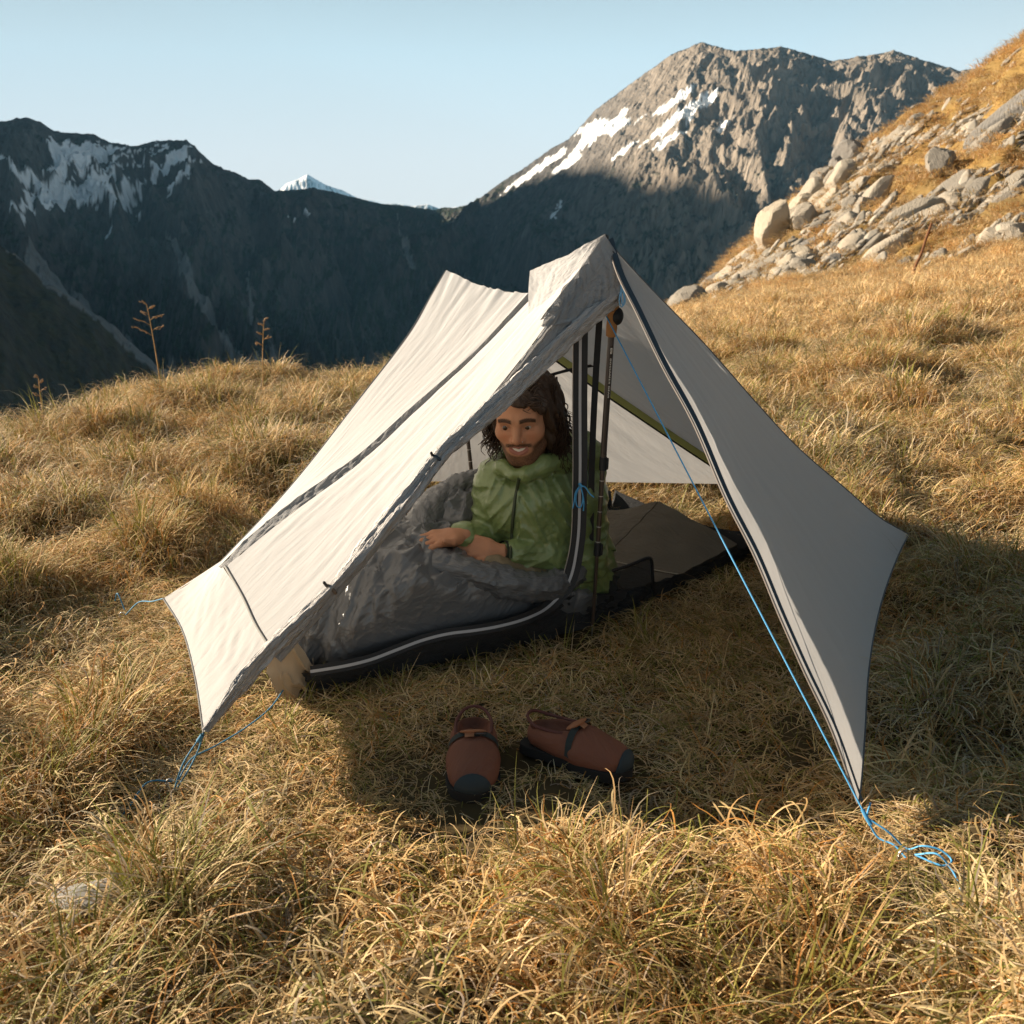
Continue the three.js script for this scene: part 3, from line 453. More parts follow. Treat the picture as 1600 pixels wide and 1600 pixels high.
// ---------- trekking poles, cords and stakes ----------
const POLEDARK = mat([.055, .036, .026], .35, { clearcoat: .5, clearcoatRoughness: .3 }), CORK = mat([.42, .20, .07], .85), SILVER = mat([.55, .55, .55], .35, { metalness: 1 });
const lettering = (() => {
  const c = document.createElement('canvas'); c.width = 1024; c.height = 64; const g = c.getContext('2d');
  g.fillStyle = '#352b24'; g.fillRect(0, 0, 1024, 64); g.fillStyle = '#e8e4dc'; g.strokeStyle = '#e8e4dc';
  g.fillRect(18, 12, 54, 42); g.strokeStyle = '#352b24'; g.lineWidth = 7; g.beginPath(); g.arc(45, 33, 12, .8, 4.6); g.stroke(); g.beginPath(); g.moveTo(46, 33); g.lineTo(72, 33); g.stroke();
  g.font = 'bold 46px sans-serif'; g.textBaseline = 'middle'; g.fillText('GOSSAMER GEAR', 110, 34, 560);
  const t = new THREE.CanvasTexture(c); t.colorSpace = THREE.SRGBColorSpace; return t;
})();
function trekkingPole(label, foot, top, marks) {
  const a = V(...foot), b = V(...top), L = a.distanceTo(b), t = thing('trekking_pole', label, 'trekking pole', foot);
  t.quaternion.setFromUnitVectors(V(0, 1, 0), b.clone().sub(a).normalize());
  const cyl = (r0, r1, y0, y1) => new THREE.CylinderGeometry(r1, r0, y1 - y0, 16).translate(0, (y0 + y1) / 2, 0);
  obj('lower_shaft', [cyl(.0055, .0062, .04, L * .30)], POLEDARK, t);
  obj('tip', [cyl(.002, .0045, 0, .045)], SILVER, t);
  const mid = obj('middle_shaft', [cyl(.0078, .0078, L * .30, L * .58)], POLEDARK, t);
  for (let k = 0; k < 5; k++) obj('length_mark', new THREE.CylinderGeometry(.0081, .0081, .0022, 16, 1, true).translate(0, L * (.325 + .05 * k), 0), mat([.65, .62, .58], .6), mid);
  obj('upper_shaft', [cyl(.0098, .0102, L * .58, L * .97)], POLEDARK, t);
  for (const y of [.30, .58]) { const lk = obj('lock_collar', [cyl(.0118, .0118, L * y - .022, L * y + .02)], BLACK, t); obj('lock_lever', new THREE.CapsuleGeometry(.0045, .03, 3, 8).translate(.013, L * y, .004), BLACK, lk); }
  if (marks) { const g = new THREE.CylinderGeometry(.01035, .01035, L * .33, 14, 1, true, -.15, .85); const u = g.attributes.uv; for (let i = 0; i < u.count; i++) { const x = u.getX(i), y = u.getY(i); u.setXY(i, 1 - y, x); } g.translate(0, L * .775, 0); const s = obj('lettering', g, mat([1, 1, 1], .5, { map: lettering }), t); s.rotation.y = 0; }
  obj('grip', new THREE.LatheGeometry([[.010, 0], [.0155, .004], [.0165, .03], [.0148, .05], [.0165, .07], [.018, .092], [.010, .102], [0, .104]].map(([r, y]) => new THREE.Vector2(r, y)), 18).translate(0, L * .965, 0), CORK, t);
  const gt = obj('grip_top', new THREE.SphereGeometry(.0245, 16, 12).scale(.8, 1.1, 1.1).translate(.014, L * .965 + .062, -.002), BLACK, t);
  return t;
}
trekkingPole('dark brown trekking pole holding up the front peak, with white lettering', [.263, gh(.263, -2.897), -2.897], [.297, 1.006, -2.895], true);
trekkingPole('dark trekking pole under the rear peak, half hidden behind the man', [-.125, gh(-.125, -3.62) + .012, -3.62], [-.215, .93, -3.68], false);

const cordTube = (pts, r = .0021, seg = 30) => tubeGeo(pts, r, seg, 6);
function guyline(label, parts, m) { const t = thing('guyline', label, 'guyline', [0, 0, 0], 'cords of the tent'); for (const [n, p, r] of parts) obj(n, cordTube(p, r ?? .0021, 36), m, t); return t; }
{
  const g = (x, z, h = .02) => [x, gh(x, z) + h, z];
  guyline('long bright blue guyline running from the front pole to the porch stake', [['corner_loop', [[.763, .125, -1.768], [.752, .118, -1.75], [.742, .115, -1.73]]], ['line', [[.278, 1.036, -2.9], [.51, .575, -2.31], [.742, .115, -1.73]]], ['stake_loop', [[.742, .115, -1.73], [.76, .085, -1.705], g(.785, -1.68, .045), g(.80, -1.655, .02)]], ['stake_loop', [[.742, .115, -1.73], [.78, .10, -1.70], [.812, .075, -1.68], g(.83, -1.655, .04), g(.86, -1.64, .045), g(.875, -1.62, .04), g(.85, -1.60, .035), g(.81, -1.64, .03)]], ['loose_end', [g(.81, -1.64, .03), g(.84, -1.61, .05), g(.86, -1.59, .04), g(.865, -1.56, .03), g(.862, -1.53, .01)]], ['knot', [[.736, .127, -1.742], [.742, .115, -1.73], [.749, .104, -1.72]], .0045]], CORD);
  guyline('dark blue doubled cord from the near foot corner to its stake', [['line', [[-.735, .141, -2.03], [-.765, .10, -2.03], [-.79, .06, -2.02], g(-.812, -2.01, .01)]], ['line', [[-.735, .141, -2.03], [-.755, .09, -2.04], [-.775, .05, -2.035], g(-.805, -2.012, .012)]], ['loose_end', [g(-.812, -2.01, .03), g(-.87, -2.0, .045), g(-.90, -1.95, .04), g(-.93, -1.90, .01)]], ['knot', [[-.738, .136, -2.03], [-.744, .127, -2.03], [-.75, .118, -2.031]], .006]], CORDDARK);
  guyline('thin blue cord from the groundsheet corner to the near foot stake', [['line', [g(-.632, -2.43, .06), g(-.655, -2.33, .05), g(-.70, -2.22, .045), g(-.752, -2.13, .05), g(-.787, -2.07, .05), g(-.808, -2.014, .02)]]], CORDDARK);
  guyline('short dark blue cord at the far foot corner of the tent', [['line', [[-1.095, .169, -2.8], [-1.16, .13, -2.87], [-1.24, .09, -2.96], g(-1.33, -3.05, .03)]], ['loose_end', [g(-1.33, -3.05, .05), g(-1.36, -3.08, .10), g(-1.39, -3.12, .06)]]], CORDDARK);
  guyline('small coiled light blue cord hanging at the front peak', [['loop', [[.317, 1.125, -2.83], [.310, 1.10, -2.818], [.309, 1.078, -2.815], [.315, 1.066, -2.815], [.321, 1.074, -2.815], [.321, 1.10, -2.818], [.318, 1.122, -2.826]]], ['loop', [[.316, 1.12, -2.828], [.314, 1.095, -2.815], [.319, 1.07, -2.812], [.325, 1.083, -2.812], [.322, 1.11, -2.82]]], ['knot', [[.316, 1.128, -2.832], [.317, 1.116, -2.828], [.318, 1.106, -2.824]], .0055]], mat([.22, .48, .72], .6));
  guyline('small bright blue cord bow tied on the inner door tape', [['loop', [[0.211, 0.524, -2.850], [0.198, 0.495, -2.844], [0.201, 0.460, -2.840], [0.211, 0.455, -2.840], [0.219, 0.485, -2.844], [0.212, 0.523, -2.850]]], ['loose_end', [[0.211, 0.524, -2.850], [0.225, 0.521, -2.837], [0.239, 0.503, -2.827], [0.251, 0.495, -2.817]]], ['loose_end', [[0.211, 0.524, -2.850], [0.197, 0.505, -2.844], [0.192, 0.475, -2.840], [0.188, 0.453, -2.840]]], ['loose_end', [[0.211, 0.520, -2.848], [0.219, 0.493, -2.840], [0.222, 0.465, -2.838], [0.221, 0.445, -2.839]]], ['knot', [[0.207, 0.531, -2.850], [0.211, 0.524, -2.848], [0.216, 0.519, -2.847]], .0048]], CORD);
  const peg = (label, x, z) => { const t = thing('tent_stake', label, 'stake', [x, gh(x, z), z], 'tent stakes in the grass'); obj('shaft', new THREE.CylinderGeometry(.0035, .003, .12, 8).rotateZ(.3).translate(0, -.03, 0), SILVER, t); obj('hook', new THREE.TorusGeometry(.008, .0028, 6, 14, 4.2).translate(-.008, .03, 0), SILVER, t); };
  peg('metal stake in the grass at the near foot corner', -.812, -2.008); peg('metal stake in the grass at the porch guyline', .80, -1.652); peg('metal stake in the grass at the far foot corner', -1.335, -3.055);
}

// ---------- sleeping pad and crumpled sack ----------
{
  const t = thing('sleeping_pad', 'dark olive foam pad lying folded on the groundsheet behind the man', 'sleeping pad');
  const quad = (a, b, c, d, th) => { const g = gridGeo(14, 14, (u, v) => { const p = [0, 1, 2].map((k) => mix(mix(a[k], b[k], u), mix(d[k], c[k], u), v)); return [p[0], p[1] + .006 * n2(p[0] * 6, p[2] * 6) + (th ? .012 : 0), p[2]]; }), h = gridGeo(1, 56, (u, v) => { const s = v * 4, k = Math.min(3, Math.floor(s)), f = s - k, e = [a, b, c, d, a], p = [0, 1, 2].map((m) => mix(e[k][m], e[k + 1][m], f)); return [p[0], p[1] + .006 * n2(p[0] * 6, p[2] * 6) + (u ? .012 : -.006), p[2]]; }); return [g, h]; };
  const PADM = mat([.115, .10, .078], .85, { bumpMap: crinkle, bumpScale: .006 });
  obj('pad_panel', quad([.34, .05, -3.44], [.614, .045, -3.30], [.899, .055, -3.62], [.632, .13, -3.95], 1), PADM, t);
  obj('pad_panel', quad([.16, .05, -3.50], [.335, .05, -3.435], [.628, .128, -3.955], [.372, .10, -3.90], 1), PADM, t);
  obj('pad_panel', quad([.40, .04, -3.16], [.507, .04, -3.185], [.610, .044, -3.295], [.345, .05, -3.432], 1), PADM, t);
  obj('fold_seam', tubeGeo([[.35, .068, -3.435], [.41, .066, -3.405], [.47, .063, -3.375]], .0016, 20, 5), mat([.5, .45, .38], .8), t);
  obj('fold_seam', tubeGeo([[.52, .062, -3.345], [.57, .06, -3.32], [.612, .06, -3.298]], .0016, 20, 5), mat([.5, .45, .38], .8), t);
}
tag(obj('stuff_sack', nets((x, y, z) => smin(ell(x, y, z, [-.605, .115, -2.445], [.036, .06, .03]), ell(x, y, z, [-.640, .08, -2.43], [.038, .045, .03]), .04) - .016 * (crease(x * 17 + y * 4, y * 5, z * 17) - .25), [-.74, -.01, -2.54], [-.51, .24, -2.34], .0035), mat([.40, .31, .21], .9, { transmission: .2, thickness: 0 })), 'crumpled tan cloth sack at the foot end beside the groundsheet', 'sack');
function crease(x, y, z) { const v = 1 - Math.abs(n3(x, y, z)); return v * v * v; }
function ridgedish(x, y, z) { return (1 - Math.abs(n3(x, y, z))) * .6 + (1 - Math.abs(n3(x * 2.1 + 4, y * 2.1, z * 2.1))) * .4; }

// ---------- sleeping bag ----------
{
  const t = thing('sleeping_bag', 'shiny charcoal quilted sleeping bag covering the seated man\'s legs', 'sleeping bag');
  const baff = (x, y, z) => { const s = (x * .80 + z * -.6) * 1; return .016 * Math.pow(Math.abs(Math.sin((s * 1.0) / .16 * Math.PI + 1.2 * n3(x * 2, y * 2, z * 2))), .6); };
  const body = (x, y, z) => {
    let d = cap(x, y, z, [.14, .08, -3.02], [-.14, .12, -2.84], .13, .15);
    d = smin(d, cap(x, y, z, [-.14, .12, -2.84], [-.36, .17, -2.74], .15, .165), .10);
    d = smin(d, cap(x, y, z, [-.36, .17, -2.76], [-.52, .10, -2.68], .16, .12), .12);
    d = smin(d, cap(x, y, z, [-.36, .26, -2.84], [-.46, .16, -2.66], .11, .10), .10);
    d = smin(d, cap(x, y, z, [-.52, .10, -2.68], [-.80, .07, -2.82], .11, .10), .10);
    d = smin(d, cap(x, y, z, [-.13, .36, -3.16], [-.23, .33, -3.06], .07, .075), .10);
    d = smin(d, cap(x, y, z, [-.23, .33, -3.06], [-.27, .28, -2.93], .075, .07), .10);
    const q = (x * .75 + z * .66) * 1, r = (x * .66 - z * .75), w = .010 * n3(q * 7, y * 5, r * 7) + .019 * (crease(q * 13 + r * 4, y * 2.6 + r * 3.4, 3) - .25) + .010 * (crease(q * 27 + y * 9 - r * 5, y * 5 + r * 6, 9) - .25) + .004 * (crease(q * 55 - y * 12, y * 12 + r * 9, 5) - .25);
    d -= baff(x, y, z) + w;
    const zl = table([[-.95, -2.42], [-.63, -2.46], [-.457, -2.545], [-.2, -2.68], [0, -2.79], [.235, -2.935], [.476, -3.16]], x) - .028 + .5 * Math.min(y, .14);
    return smax(smax(d, .016 - y, .02), (z - zl) * .85, .012);
  };
  const NY = mat([.125, .13, .138], .26, { bumpMap: crumple, bumpScale: .003, specularIntensity: 1, clearcoat: .5, clearcoatRoughness: .3 });
  obj('quilt', nets(body, [-.98, 0, -3.32], [.36, .56, -2.38], .006), NY, t);
  const RIM = [[-.10, .455, -3.17], [-.204, .436, -3.1], [-.275, .398, -2.98], [-.301, .355, -2.86], [-.27, .325, -2.77], [-.174, .292, -2.735], [-.068, .258, -2.745], [.039, .222, -2.775], [.137, .203, -2.84], [.215, .215, -2.93]];
  obj('quilted_rim', tubeGeo(RIM, (v) => mix(.040, .052, Math.sin(v * 3.1)), 150, 28, (u, v) => 1 + .10 * n2(v * 26 + Math.sin(u * 6.28) * 1.5, Math.cos(u * 6.28) * 1.4) + .14 * n2(v * 9 + 3, Math.sin(u * 6.28) * .9) + .10 * (Math.pow(1 - Math.abs(n2(v * 20 + Math.cos(u * 6.28) * 2.2, Math.sin(u * 6.28) * 1.6)), 3) - .3)), NY, t);
  obj('lining', nets((x, y, z) => smin(cap(x, y, z, [-.20, .31, -2.84], [-.05, .255, -2.80], .045, .05), cap(x, y, z, [-.05, .255, -2.80], [.12, .20, -2.88], .05, .045), .05) + .006 * n3(x * 20, y * 20, z * 20), [-.30, .18, -2.96], [.22, .40, -2.72], .006), mat([.20, .155, .09], .6), t);
}

// ---------- shoes ----------
{
  const LEATHER = mat([.21, .072, .038], .75, { bumpMap: crumple, bumpScale: .004 }), RUB = mat([.03, .042, .048], .8), SOLE = mat([.016, .014, .013], .85), TAB = mat([.36, .14, .06], .7), WEB = mat([.02, .028, .026], .7), LIN = mat([.012, .010, .010], .95);
  const upperD = (x, y, z) => { // heel at z = 0, toe at z = .29
    let d = ell(x, y, z, [0, .035, .225], [.048, .040, .068]);
    d = smin(d, cap(x, y, z, [0, .045, .16], [0, .055, .10], .044, .038), .05);
    d = smin(d, cap(x, y, z, [0, .05, .10], [0, .05, .045], .036, .036), .04);
    return smax(d, .016 - y, .008);
  };
  const hole = (x, y, z) => smin(cap(x, y, z, [0, .075, .115], [0, .072, .045], .029, .029), cap(x, y, z, [0, .11, .13], [0, .10, .05], .033, .034), .01);
  const box = [[-.07, .005, -.005], [.07, .12, .31]];
  const G = {
    upper: nets((x, y, z) => smax(smax(upperD(x, y, z), -hole(x, y, z), .005), y - .078 - .02 * sstep(.10, .15, z), .006), ...box, .0028),
    insole: new THREE.SphereGeometry(1, 20, 10).scale(.030, .012, .07).translate(0, .036, .075),
    cap: nets((x, y, z) => smax(smax(upperD(x, y, z) - .0035, .264 + 2.2 * x * x * 4 - z + (y - .03) * .35, .006), -(upperD(x, y, z) + .004), .003), ...box, .0028),
    sole: (() => { const s = new THREE.Shape(); const pts = [[0, -.005], [.030, .006], [.036, .05], [.037, .11], [.047, .18], [.050, .23], [.036, .275], [0, .297], [-.036, .275], [-.050, .23], [-.047, .18], [-.037, .11], [-.036, .05], [-.030, .006]]; s.splineThru(pts.slice(1).concat([pts[0]]).map(([a, b]) => new THREE.Vector2(a, b))); return new THREE.ExtrudeGeometry(s, { depth: .02, bevelEnabled: true, bevelSize: .002, bevelThickness: .002, bevelSegments: 2, curveSegments: 40 }).rotateX(Math.PI / 2).translate(0, .022, 0); })(),
    collar: tubeGeo([[.034, .080, .125], [.036, .078, .085], [.032, .080, .04], [.018, .088, .012], [0, .092, .006], [-.018, .088, .012], [-.032, .080, .04], [-.036, .078, .085], [-.034, .080, .125]], .0038, 60, 7),
    tongue: new THREE.SphereGeometry(1, 18, 12).scale(.027, .006, .026).rotateX(-.55).translate(0, .093, .140),
    strap: stripGeo([[-.050, .035, .150], [-.046, .070, .150], [-.028, .090, .150], [0, .0965, .150], [.028, .090, .150], [.046, .070, .150], [.050, .035, .150]], .017, () => V(0, -.25, 1).normalize(), 40),
    keeper: stripGeo([[-.016, .0985, .163], [-.008, .1005, .163], [.002, .101, .163]], .019, () => V(0, -.35, 1).normalize(), 8),
    buckle: new THREE.TorusGeometry(.0095, .0022, 6, 20).rotateX(1.25).translate(.014, .099, .158),
    badge: new THREE.CylinderGeometry(.009, .009, .003, 18).rotateX(.6).translate(0, .082, .185),
  };
  const shoe = (label, at, yaw, roll) => {
    const t = thing('camp_shoe', label, 'shoe', at, 'pair of shoes in front of the tent'); t.rotation.set(0, yaw, roll);
    obj('sole', G.sole, SOLE, t); const u = obj('upper', G.upper, LEATHER, t); obj('toe_cap', G.cap, RUB, t); obj('insole', G.insole, LIN, t); obj('collar', G.collar, mat([.12, .035, .025], .7), t);
    obj('tongue_tab', G.tongue, TAB, t); const s = obj('strap', G.strap, WEB, t); obj('buckle', G.buckle, mat([.10, .09, .085], .4, { metalness: .8 }), s); obj('keeper', G.keeper, TAB, s); obj('badge', G.badge, TAB, u); t.scale.set(1.26, 1.08, .98); return t;
  };
  shoe('brown leather clog shoe with its toe pointing straight at the viewer', [-.098, gh(-.098, -2.232) + .004, -2.232], .02, 0);
  shoe('brown leather clog shoe with its toe turned to the right', [.035, gh(.035, -2.18) + .008, -2.18], 1.05, -.12);
}

// ---------- the seated man ----------
{
  const man = thing('person', 'man with long dark curly hair in a green puffy jacket sitting inside the tent', 'person');
  // head in its own axes: x to his left, y up, z forward, eyes at y = 0
  const HEAD = new THREE.Matrix4().compose(V(.032, .7285, -2.911), new THREE.Quaternion().setFromEuler(new THREE.Euler(.22, -.20, .06, 'YXZ')), V(1.07, 1.07, 1.07));
  const headD = (x, y, z) => {
    const ax = Math.abs(x);
    let d = ell(x, y, z, [0, .040, -.012], [.078, .090, .098]);
    d = smin(d, ell(x, y, z, [0, -.035, .022], [.062, .078, .066]), .04);
    d = smin(d, cap(x, y, z, [-.014, -.104, .056], [.014, -.104, .056], .020, .020), .045);       // chin
    d = smin(d, cap(ax, y, z, [.052, -.072, .005], [.012, -.106, .05], .018, .018), .035);          // jaw line
    d = smin(d, ell(ax, y, z, [.043, -.026, .058], [.024, .020, .020]), .028);                       // cheeks raised by the smile
    d = smin(d, cap(ax, y, z, [.010, .021, .083], [.045, .022, .068], .0125, .010), .018);           // brow ridge
    d = smax(d, -ell(ax, y, z, [.032, .000, .098], [.020, .013, .020]), .012);                       // eye sockets
    d = smin(d, cap(x, y, z, [0, .014, .082], [0, -.030, .108], .0085, .0115), .012);                // nose
    d = smin(d, ell(ax, y, z, [.0125, -.035, .094], [.0085, .0075, .011]), .007);
    d = smax(d, -ell(ax, y, z, [.007, -.0435, .102], [.004, .003, .006]), .003);
    d = smin(d, cap(ax, y, z, [.019, .0068, .0785], [.044, .0058, .070], .0064, .0052), .005);         // upper lids
    d = smin(d, cap(ax, y, z, [.021, -.0078, .0770], [.043, -.0058, .069], .0052, .0044), .005);       // lower lids
    d = smin(d, ell(x, y, z, [0, -.062, .076], [.034, .022, .018]), .02);                            // muzzle
    d = smin(d, cap(ax, y, z, [0, -.0565, .0945], [.029, -.0520, .080], .0034, .0024), .005);        // upper lip
    d = smin(d, cap(ax, y, z, [0, -.0795, .0900], [.027, -.0580, .079], .0044, .0024), .006);        // lower lip
    d = smax(d, -cap(ax, y, z, [0, -.0680, .098], [.0235, -.0575, .088], .0085, .0034), .003);        // open smile
    d = smin(d, ell(ax, y, z, [.078, -.012, -.010], [.010, .030, .020]), .008);                       // ears
    d = smin(d, cap(x, y, z, [0, -.075, -.012], [.0, -.20, -.045], .054, .058), .03);                // neck
    return d;
  };
  const hg = nets(headD, [-.105, -.22, -.13], [.105, .15, .14], .0028);
  const skinCol = (x, y, z) => {
    const ax = Math.abs(x), n = fbm(x * 260, y * 260 + z * 190, 2), n1 = fbm(x * 40, y * 40 + z * 30, 2);
    let c = [.47, .235, .135]; const warm = Math.exp(-(((ax - .04) / .022) ** 2 + ((y + .028) / .022) ** 2)) + .8 * Math.exp(-((x / .012) ** 2 + ((y + .032) / .014) ** 2));
    c = [c[0] * (1 + .05 * n1), c[1] * (1 - .14 * warm), c[2] * (1 - .18 * warm)];
    const dark = [.045, .024, .014], hair = (k) => { c = c.map((v, i) => mix(v, dark[i], clamp(k))); };
    const brow = .0250 - .001 * (ax - .03) / .02 - 10 * (ax - .030) ** 2; if (ax > .009 && ax < .054) hair(sstep(.0075, .0045, Math.abs(y - brow)) * (.95 + .2 * n) * sstep(.009, .014, ax) * sstep(.05, .07, z));
    if (z > .062 && y < -.03) hair(.92 * sstep(.007, .004, Math.abs(y + .0485 + .20 * Math.max(0, ax - .012))) * sstep(.041, .034, ax) * (.9 + .3 * n));         // moustache
    const jaw = sstep(-.046, -.066, y + .20 * (ax < .03 ? -.02 : 0) - .45 * Math.max(0, ax - .04)) * (z > -.03 ? 1 : 0);
    const lipd = Math.hypot(x / .034, (y + .066) / .017); hair(jaw * sstep(1.0, 1.35, lipd) * (.74 + .3 * n) * mix(1, .55, sstep(.025, .0, ax) * sstep(-.115, -.085, y) * .4) * sstep(-.155, -.125, y));
    if (z > .076 && lipd < .86 && y < -.053) c = [.36, .15, .11];
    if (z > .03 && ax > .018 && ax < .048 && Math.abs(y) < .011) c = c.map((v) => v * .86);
    return c;
  };
  { const P = hg.attributes.position, K = new Float32Array(P.count * 3); for (let i = 0; i < P.count; i++) K.set(skinCol(P.getX(i), P.getY(i), P.getZ(i)), i * 3); hg.setAttribute('color', new THREE.BufferAttribute(K, 3)); hg.applyMatrix4(HEAD); }
  const flat = (g) => { const K = new Float32Array(g.attributes.position.count * 3); for (let i = 0; i < K.length; i += 3) K.set([.46, .225, .13], i); g.setAttribute('color', new THREE.BufferAttribute(K, 3)); return g; };
  const SH_R = [-.048, .500, -2.97], SH_L = [.238, .508, -3.08], EL_R = [-.075, .305, -2.96], WR_R = [-.165, .372, -2.81], EL_L = [.245, .232, -2.97], WR_L = [-.050, .322, -2.815];
  const bodyD = (x, y, z) => {
    let d = cap(x, y, z, [.03, .44, -3.0], [.17, .44, -3.06], .085, .085); d = smin(d, cap(x, y, z, [.08, .44, -3.03], [.13, .14, -3.10], .10, .11), .08);
    d = smin(d, cap(x, y, z, [.045, .60, -2.92], [.075, .47, -2.99], .05, .062), .05);
    for (const [a, b, c] of [[SH_R, EL_R, WR_R], [SH_L, EL_L, WR_L]]) { d = smin(d, cap(x, y, z, a, b, .045, .036), .04); d = smin(d, cap(x, y, z, b, c, .034, .025), .02); }
    d = smin(d, cap(x, y, z, [.11, .12, -3.06], [-.34, .12, -2.76], .085, .065), .06); d = smin(d, cap(x, y, z, [-.34, .12, -2.76], [-.66, .08, -2.68], .06, .045), .03);
    return d;
  };
  const hand = (x, y, z, W, F, up, thumbSide) => { // wrist W, forward F, up: back of hand
    const f = F, s = [up[1] * f[2] - up[2] * f[1], up[2] * f[0] - up[0] * f[2], up[0] * f[1] - up[1] * f[0]], at = (a, b, c) => [0, 1, 2].map((k) => W[k] + f[k] * a + s[k] * b + up[k] * c);
    let d = cap(x, y, z, at(-.02, 0, 0), at(.02, 0, 0), .026, .024);
    d = smin(d, cap(x, y, z, at(.03, -.018, 0), at(.075, -.026, .002), .019, .014), .02); d = smin(d, cap(x, y, z, at(.03, .018, 0), at(.075, .026, .0), .019, .013), .02);
    d = smin(d, cap(x, y, z, at(.01, 0, 0), at(.075, 0, .0), .019, .013), .015);
    const len = [.042, .047, .043, .034]; for (let k = 0; k < 4; k++) { const b = -.030 + k * .020, e = len[k]; d = smin(d, cap(x, y, z, at(.072, b, .002), at(.072 + e, b * 1.05, -.008), .0092, .0086), .006); d = smin(d, cap(x, y, z, at(.072 + e, b * 1.05, -.008), at(.072 + e * 1.3, b * 1.05, -.008 - e * .75), .0086, .0072), .004); }
    d = smin(d, cap(x, y, z, at(.012, thumbSide * .022, .002), at(.045, thumbSide * .046, .012), .014, .0105), .012); return smin(d, cap(x, y, z, at(.045, thumbSide * .046, .012), at(.078, thumbSide * .050, .022), .0105, .0085), .005);
  };
  const nrm = (a) => { const l = Math.hypot(...a); return a.map((v) => v / l); };
  const fR = nrm([-.75, .05, .45]), fL = nrm([-.95, .22, .12]);
  const ortho = (u, f) => { const k = u[0] * f[0] + u[1] * f[1] + u[2] * f[2]; return nrm(u.map((v, i) => v - k * f[i])); };
  const hr = nets((x, y, z) => hand(x, y, z, WR_R, fR, ortho([0, 1, .3], fR), 1), [-.34, .27, -2.92], [-.12, .48, -2.64], .0034), hl = nets((x, y, z) => hand(x, y, z, WR_L, fL, ortho([.1, .5, .8], fL), 1), [-.24, .22, -2.92], [-.02, .46, -2.70], .0034);
  const bd = nets(bodyD, [-.76, .0, -3.26], [.36, .66, -2.62], .013);
  const strip = (g) => { g = g.clone(); g.deleteAttribute('uv'); return g.toNonIndexed(); };
  obj('body', mergeGeometries([hg, flat(bd), flat(hr), flat(hl)].map(strip)), mat([1, 1, 1], .55, { vertexColors: true, specularIntensity: .5, sheen: .1 }), man);
  const world = (g) => g.applyMatrix4(HEAD);
  for (const s of [-1, 1]) {
    const e = obj('eye', world(new THREE.SphereGeometry(.0118, 20, 14).translate(s * .0315, .0, .0690)), mat([.36, .32, .29], .2), man);
    obj('iris', world(new THREE.SphereGeometry(.0078, 16, 10).scale(1, 1, .5).translate(s * .0315 - .0036, -.0012, .0786)), mat([.025, .015, .009], .12, { clearcoat: 1 }), e);
  }
  obj('teeth', world(gridGeo(16, 3, (u, v) => { const x = (u - .5) * .040; return [x, -.0600 - .0105 * v * (1 - Math.abs(u - .5) * 1.2) + .10 * x * x * 30 * .03, .0905 - 13 * x * x * .9]; })), mat([.74, .70, .63], .3), man);
  obj('nose_stud', world(new THREE.SphereGeometry(.0018, 8, 6).translate(.0165, -.034, .1035)), SILVER, man);
  // hair: a cap over the skull and a few hundred curling locks
  reseed(99);
  const hairD = (x, y, z) => { let d = ell(x, y, z, [.004, .050, -.018], [.092, .098, .108]); d = smin(d, ell(x, y, z, [.080, -.03, -.030], [.040, .10, .062]), .04); d = smin(d, ell(x, y, z, [-.072, -.015, -.030], [.026, .085, .055]), .04); d = smin(d, ell(x, y, z, [0, -.05, -.085], [.08, .10, .045]), .04);
    const line = .066 - .30 * Math.max(0, x) * .6 - .5 * Math.max(0, Math.abs(x + .008) - .034) ; d = smax(d, -smax(smax(.046 - z - .3 * Math.max(0, Math.abs(x) - .05), -(line - y), .008), Math.abs(x + .006) - .073, .01), .006);
    return d + .007 * (n3(x * 24 + 9 * y, y * 9, z * 24) * .8 + .4 * n3(x * 70, y * 18, z * 70)); };
  const HAIRC = mat([.040, .022, .013], .5, { sheen: .3, sheenColor: C(.4, .25, .12), sheenRoughness: .4 });
  const parts = [nets(hairD, [-.13, -.17, -.16], [.15, .17, .12], .004).toNonIndexed()];
  for (let k = 0; k < 420; k++) {
    const left = rnd() < .40, th = rr(.15, 2.75), s = left ? -1 : 1, sx = s * rr(.055, .092), pts = [];
    const fz = .045 * Math.cos(th) - .03, top = rr(-.02, .10), len = left ? rr(.08, .155) : rr(.10, .19), ph = rnd() * 6.28, cr = rr(.004, .012), out = left ? rr(.0, .038) : rr(.0, .055), turns = rr(1.2, 3.2), y0 = top;
    for (let i = 0; i <= 9; i++) { const t = i / 9, a = ph + t * turns * 6.28, r = cr * sstep(.1, .6, t); pts.push([(sx + s * (.012 + out * t * t)) + Math.cos(a) * r, y0 - len * t + Math.sin(a) * r * .4 + (t > .8 ? .01 * Math.sin(ph) : 0), fz + Math.sin(a) * r + .008 * t]); }
    parts.push(tubeGeo(pts, (v) => .0034 * (1 - .75 * v), 22, 4).toNonIndexed());
  }
  for (let k = 0; k < 120; k++) { const a = rr(-1.2, 1.2), e = rr(.2, 1.35), pts = [], ph = rnd() * 6.28, l = rr(.5, 1.1), dir = rr(-1, 1) > -.2 ? 1 : -1; for (let i = 0; i <= 7; i++) { const t = i / 7, aa = a + dir * t * l * .8, ee = e - t * .25 * l, r = 1.03 + .05 * rnd() * t; pts.push([.004 + Math.sin(aa) * Math.cos(ee) * .092 * r, .05 + Math.sin(ee) * .098 * r + .004 * Math.sin(ph + t * 7), -.018 - Math.cos(aa + 2.6 * (k % 2)) * Math.cos(ee) * .10 * r]); } parts.push(tubeGeo(pts, (v) => .0028 * (1 - .8 * v), 14, 4).toNonIndexed()); }
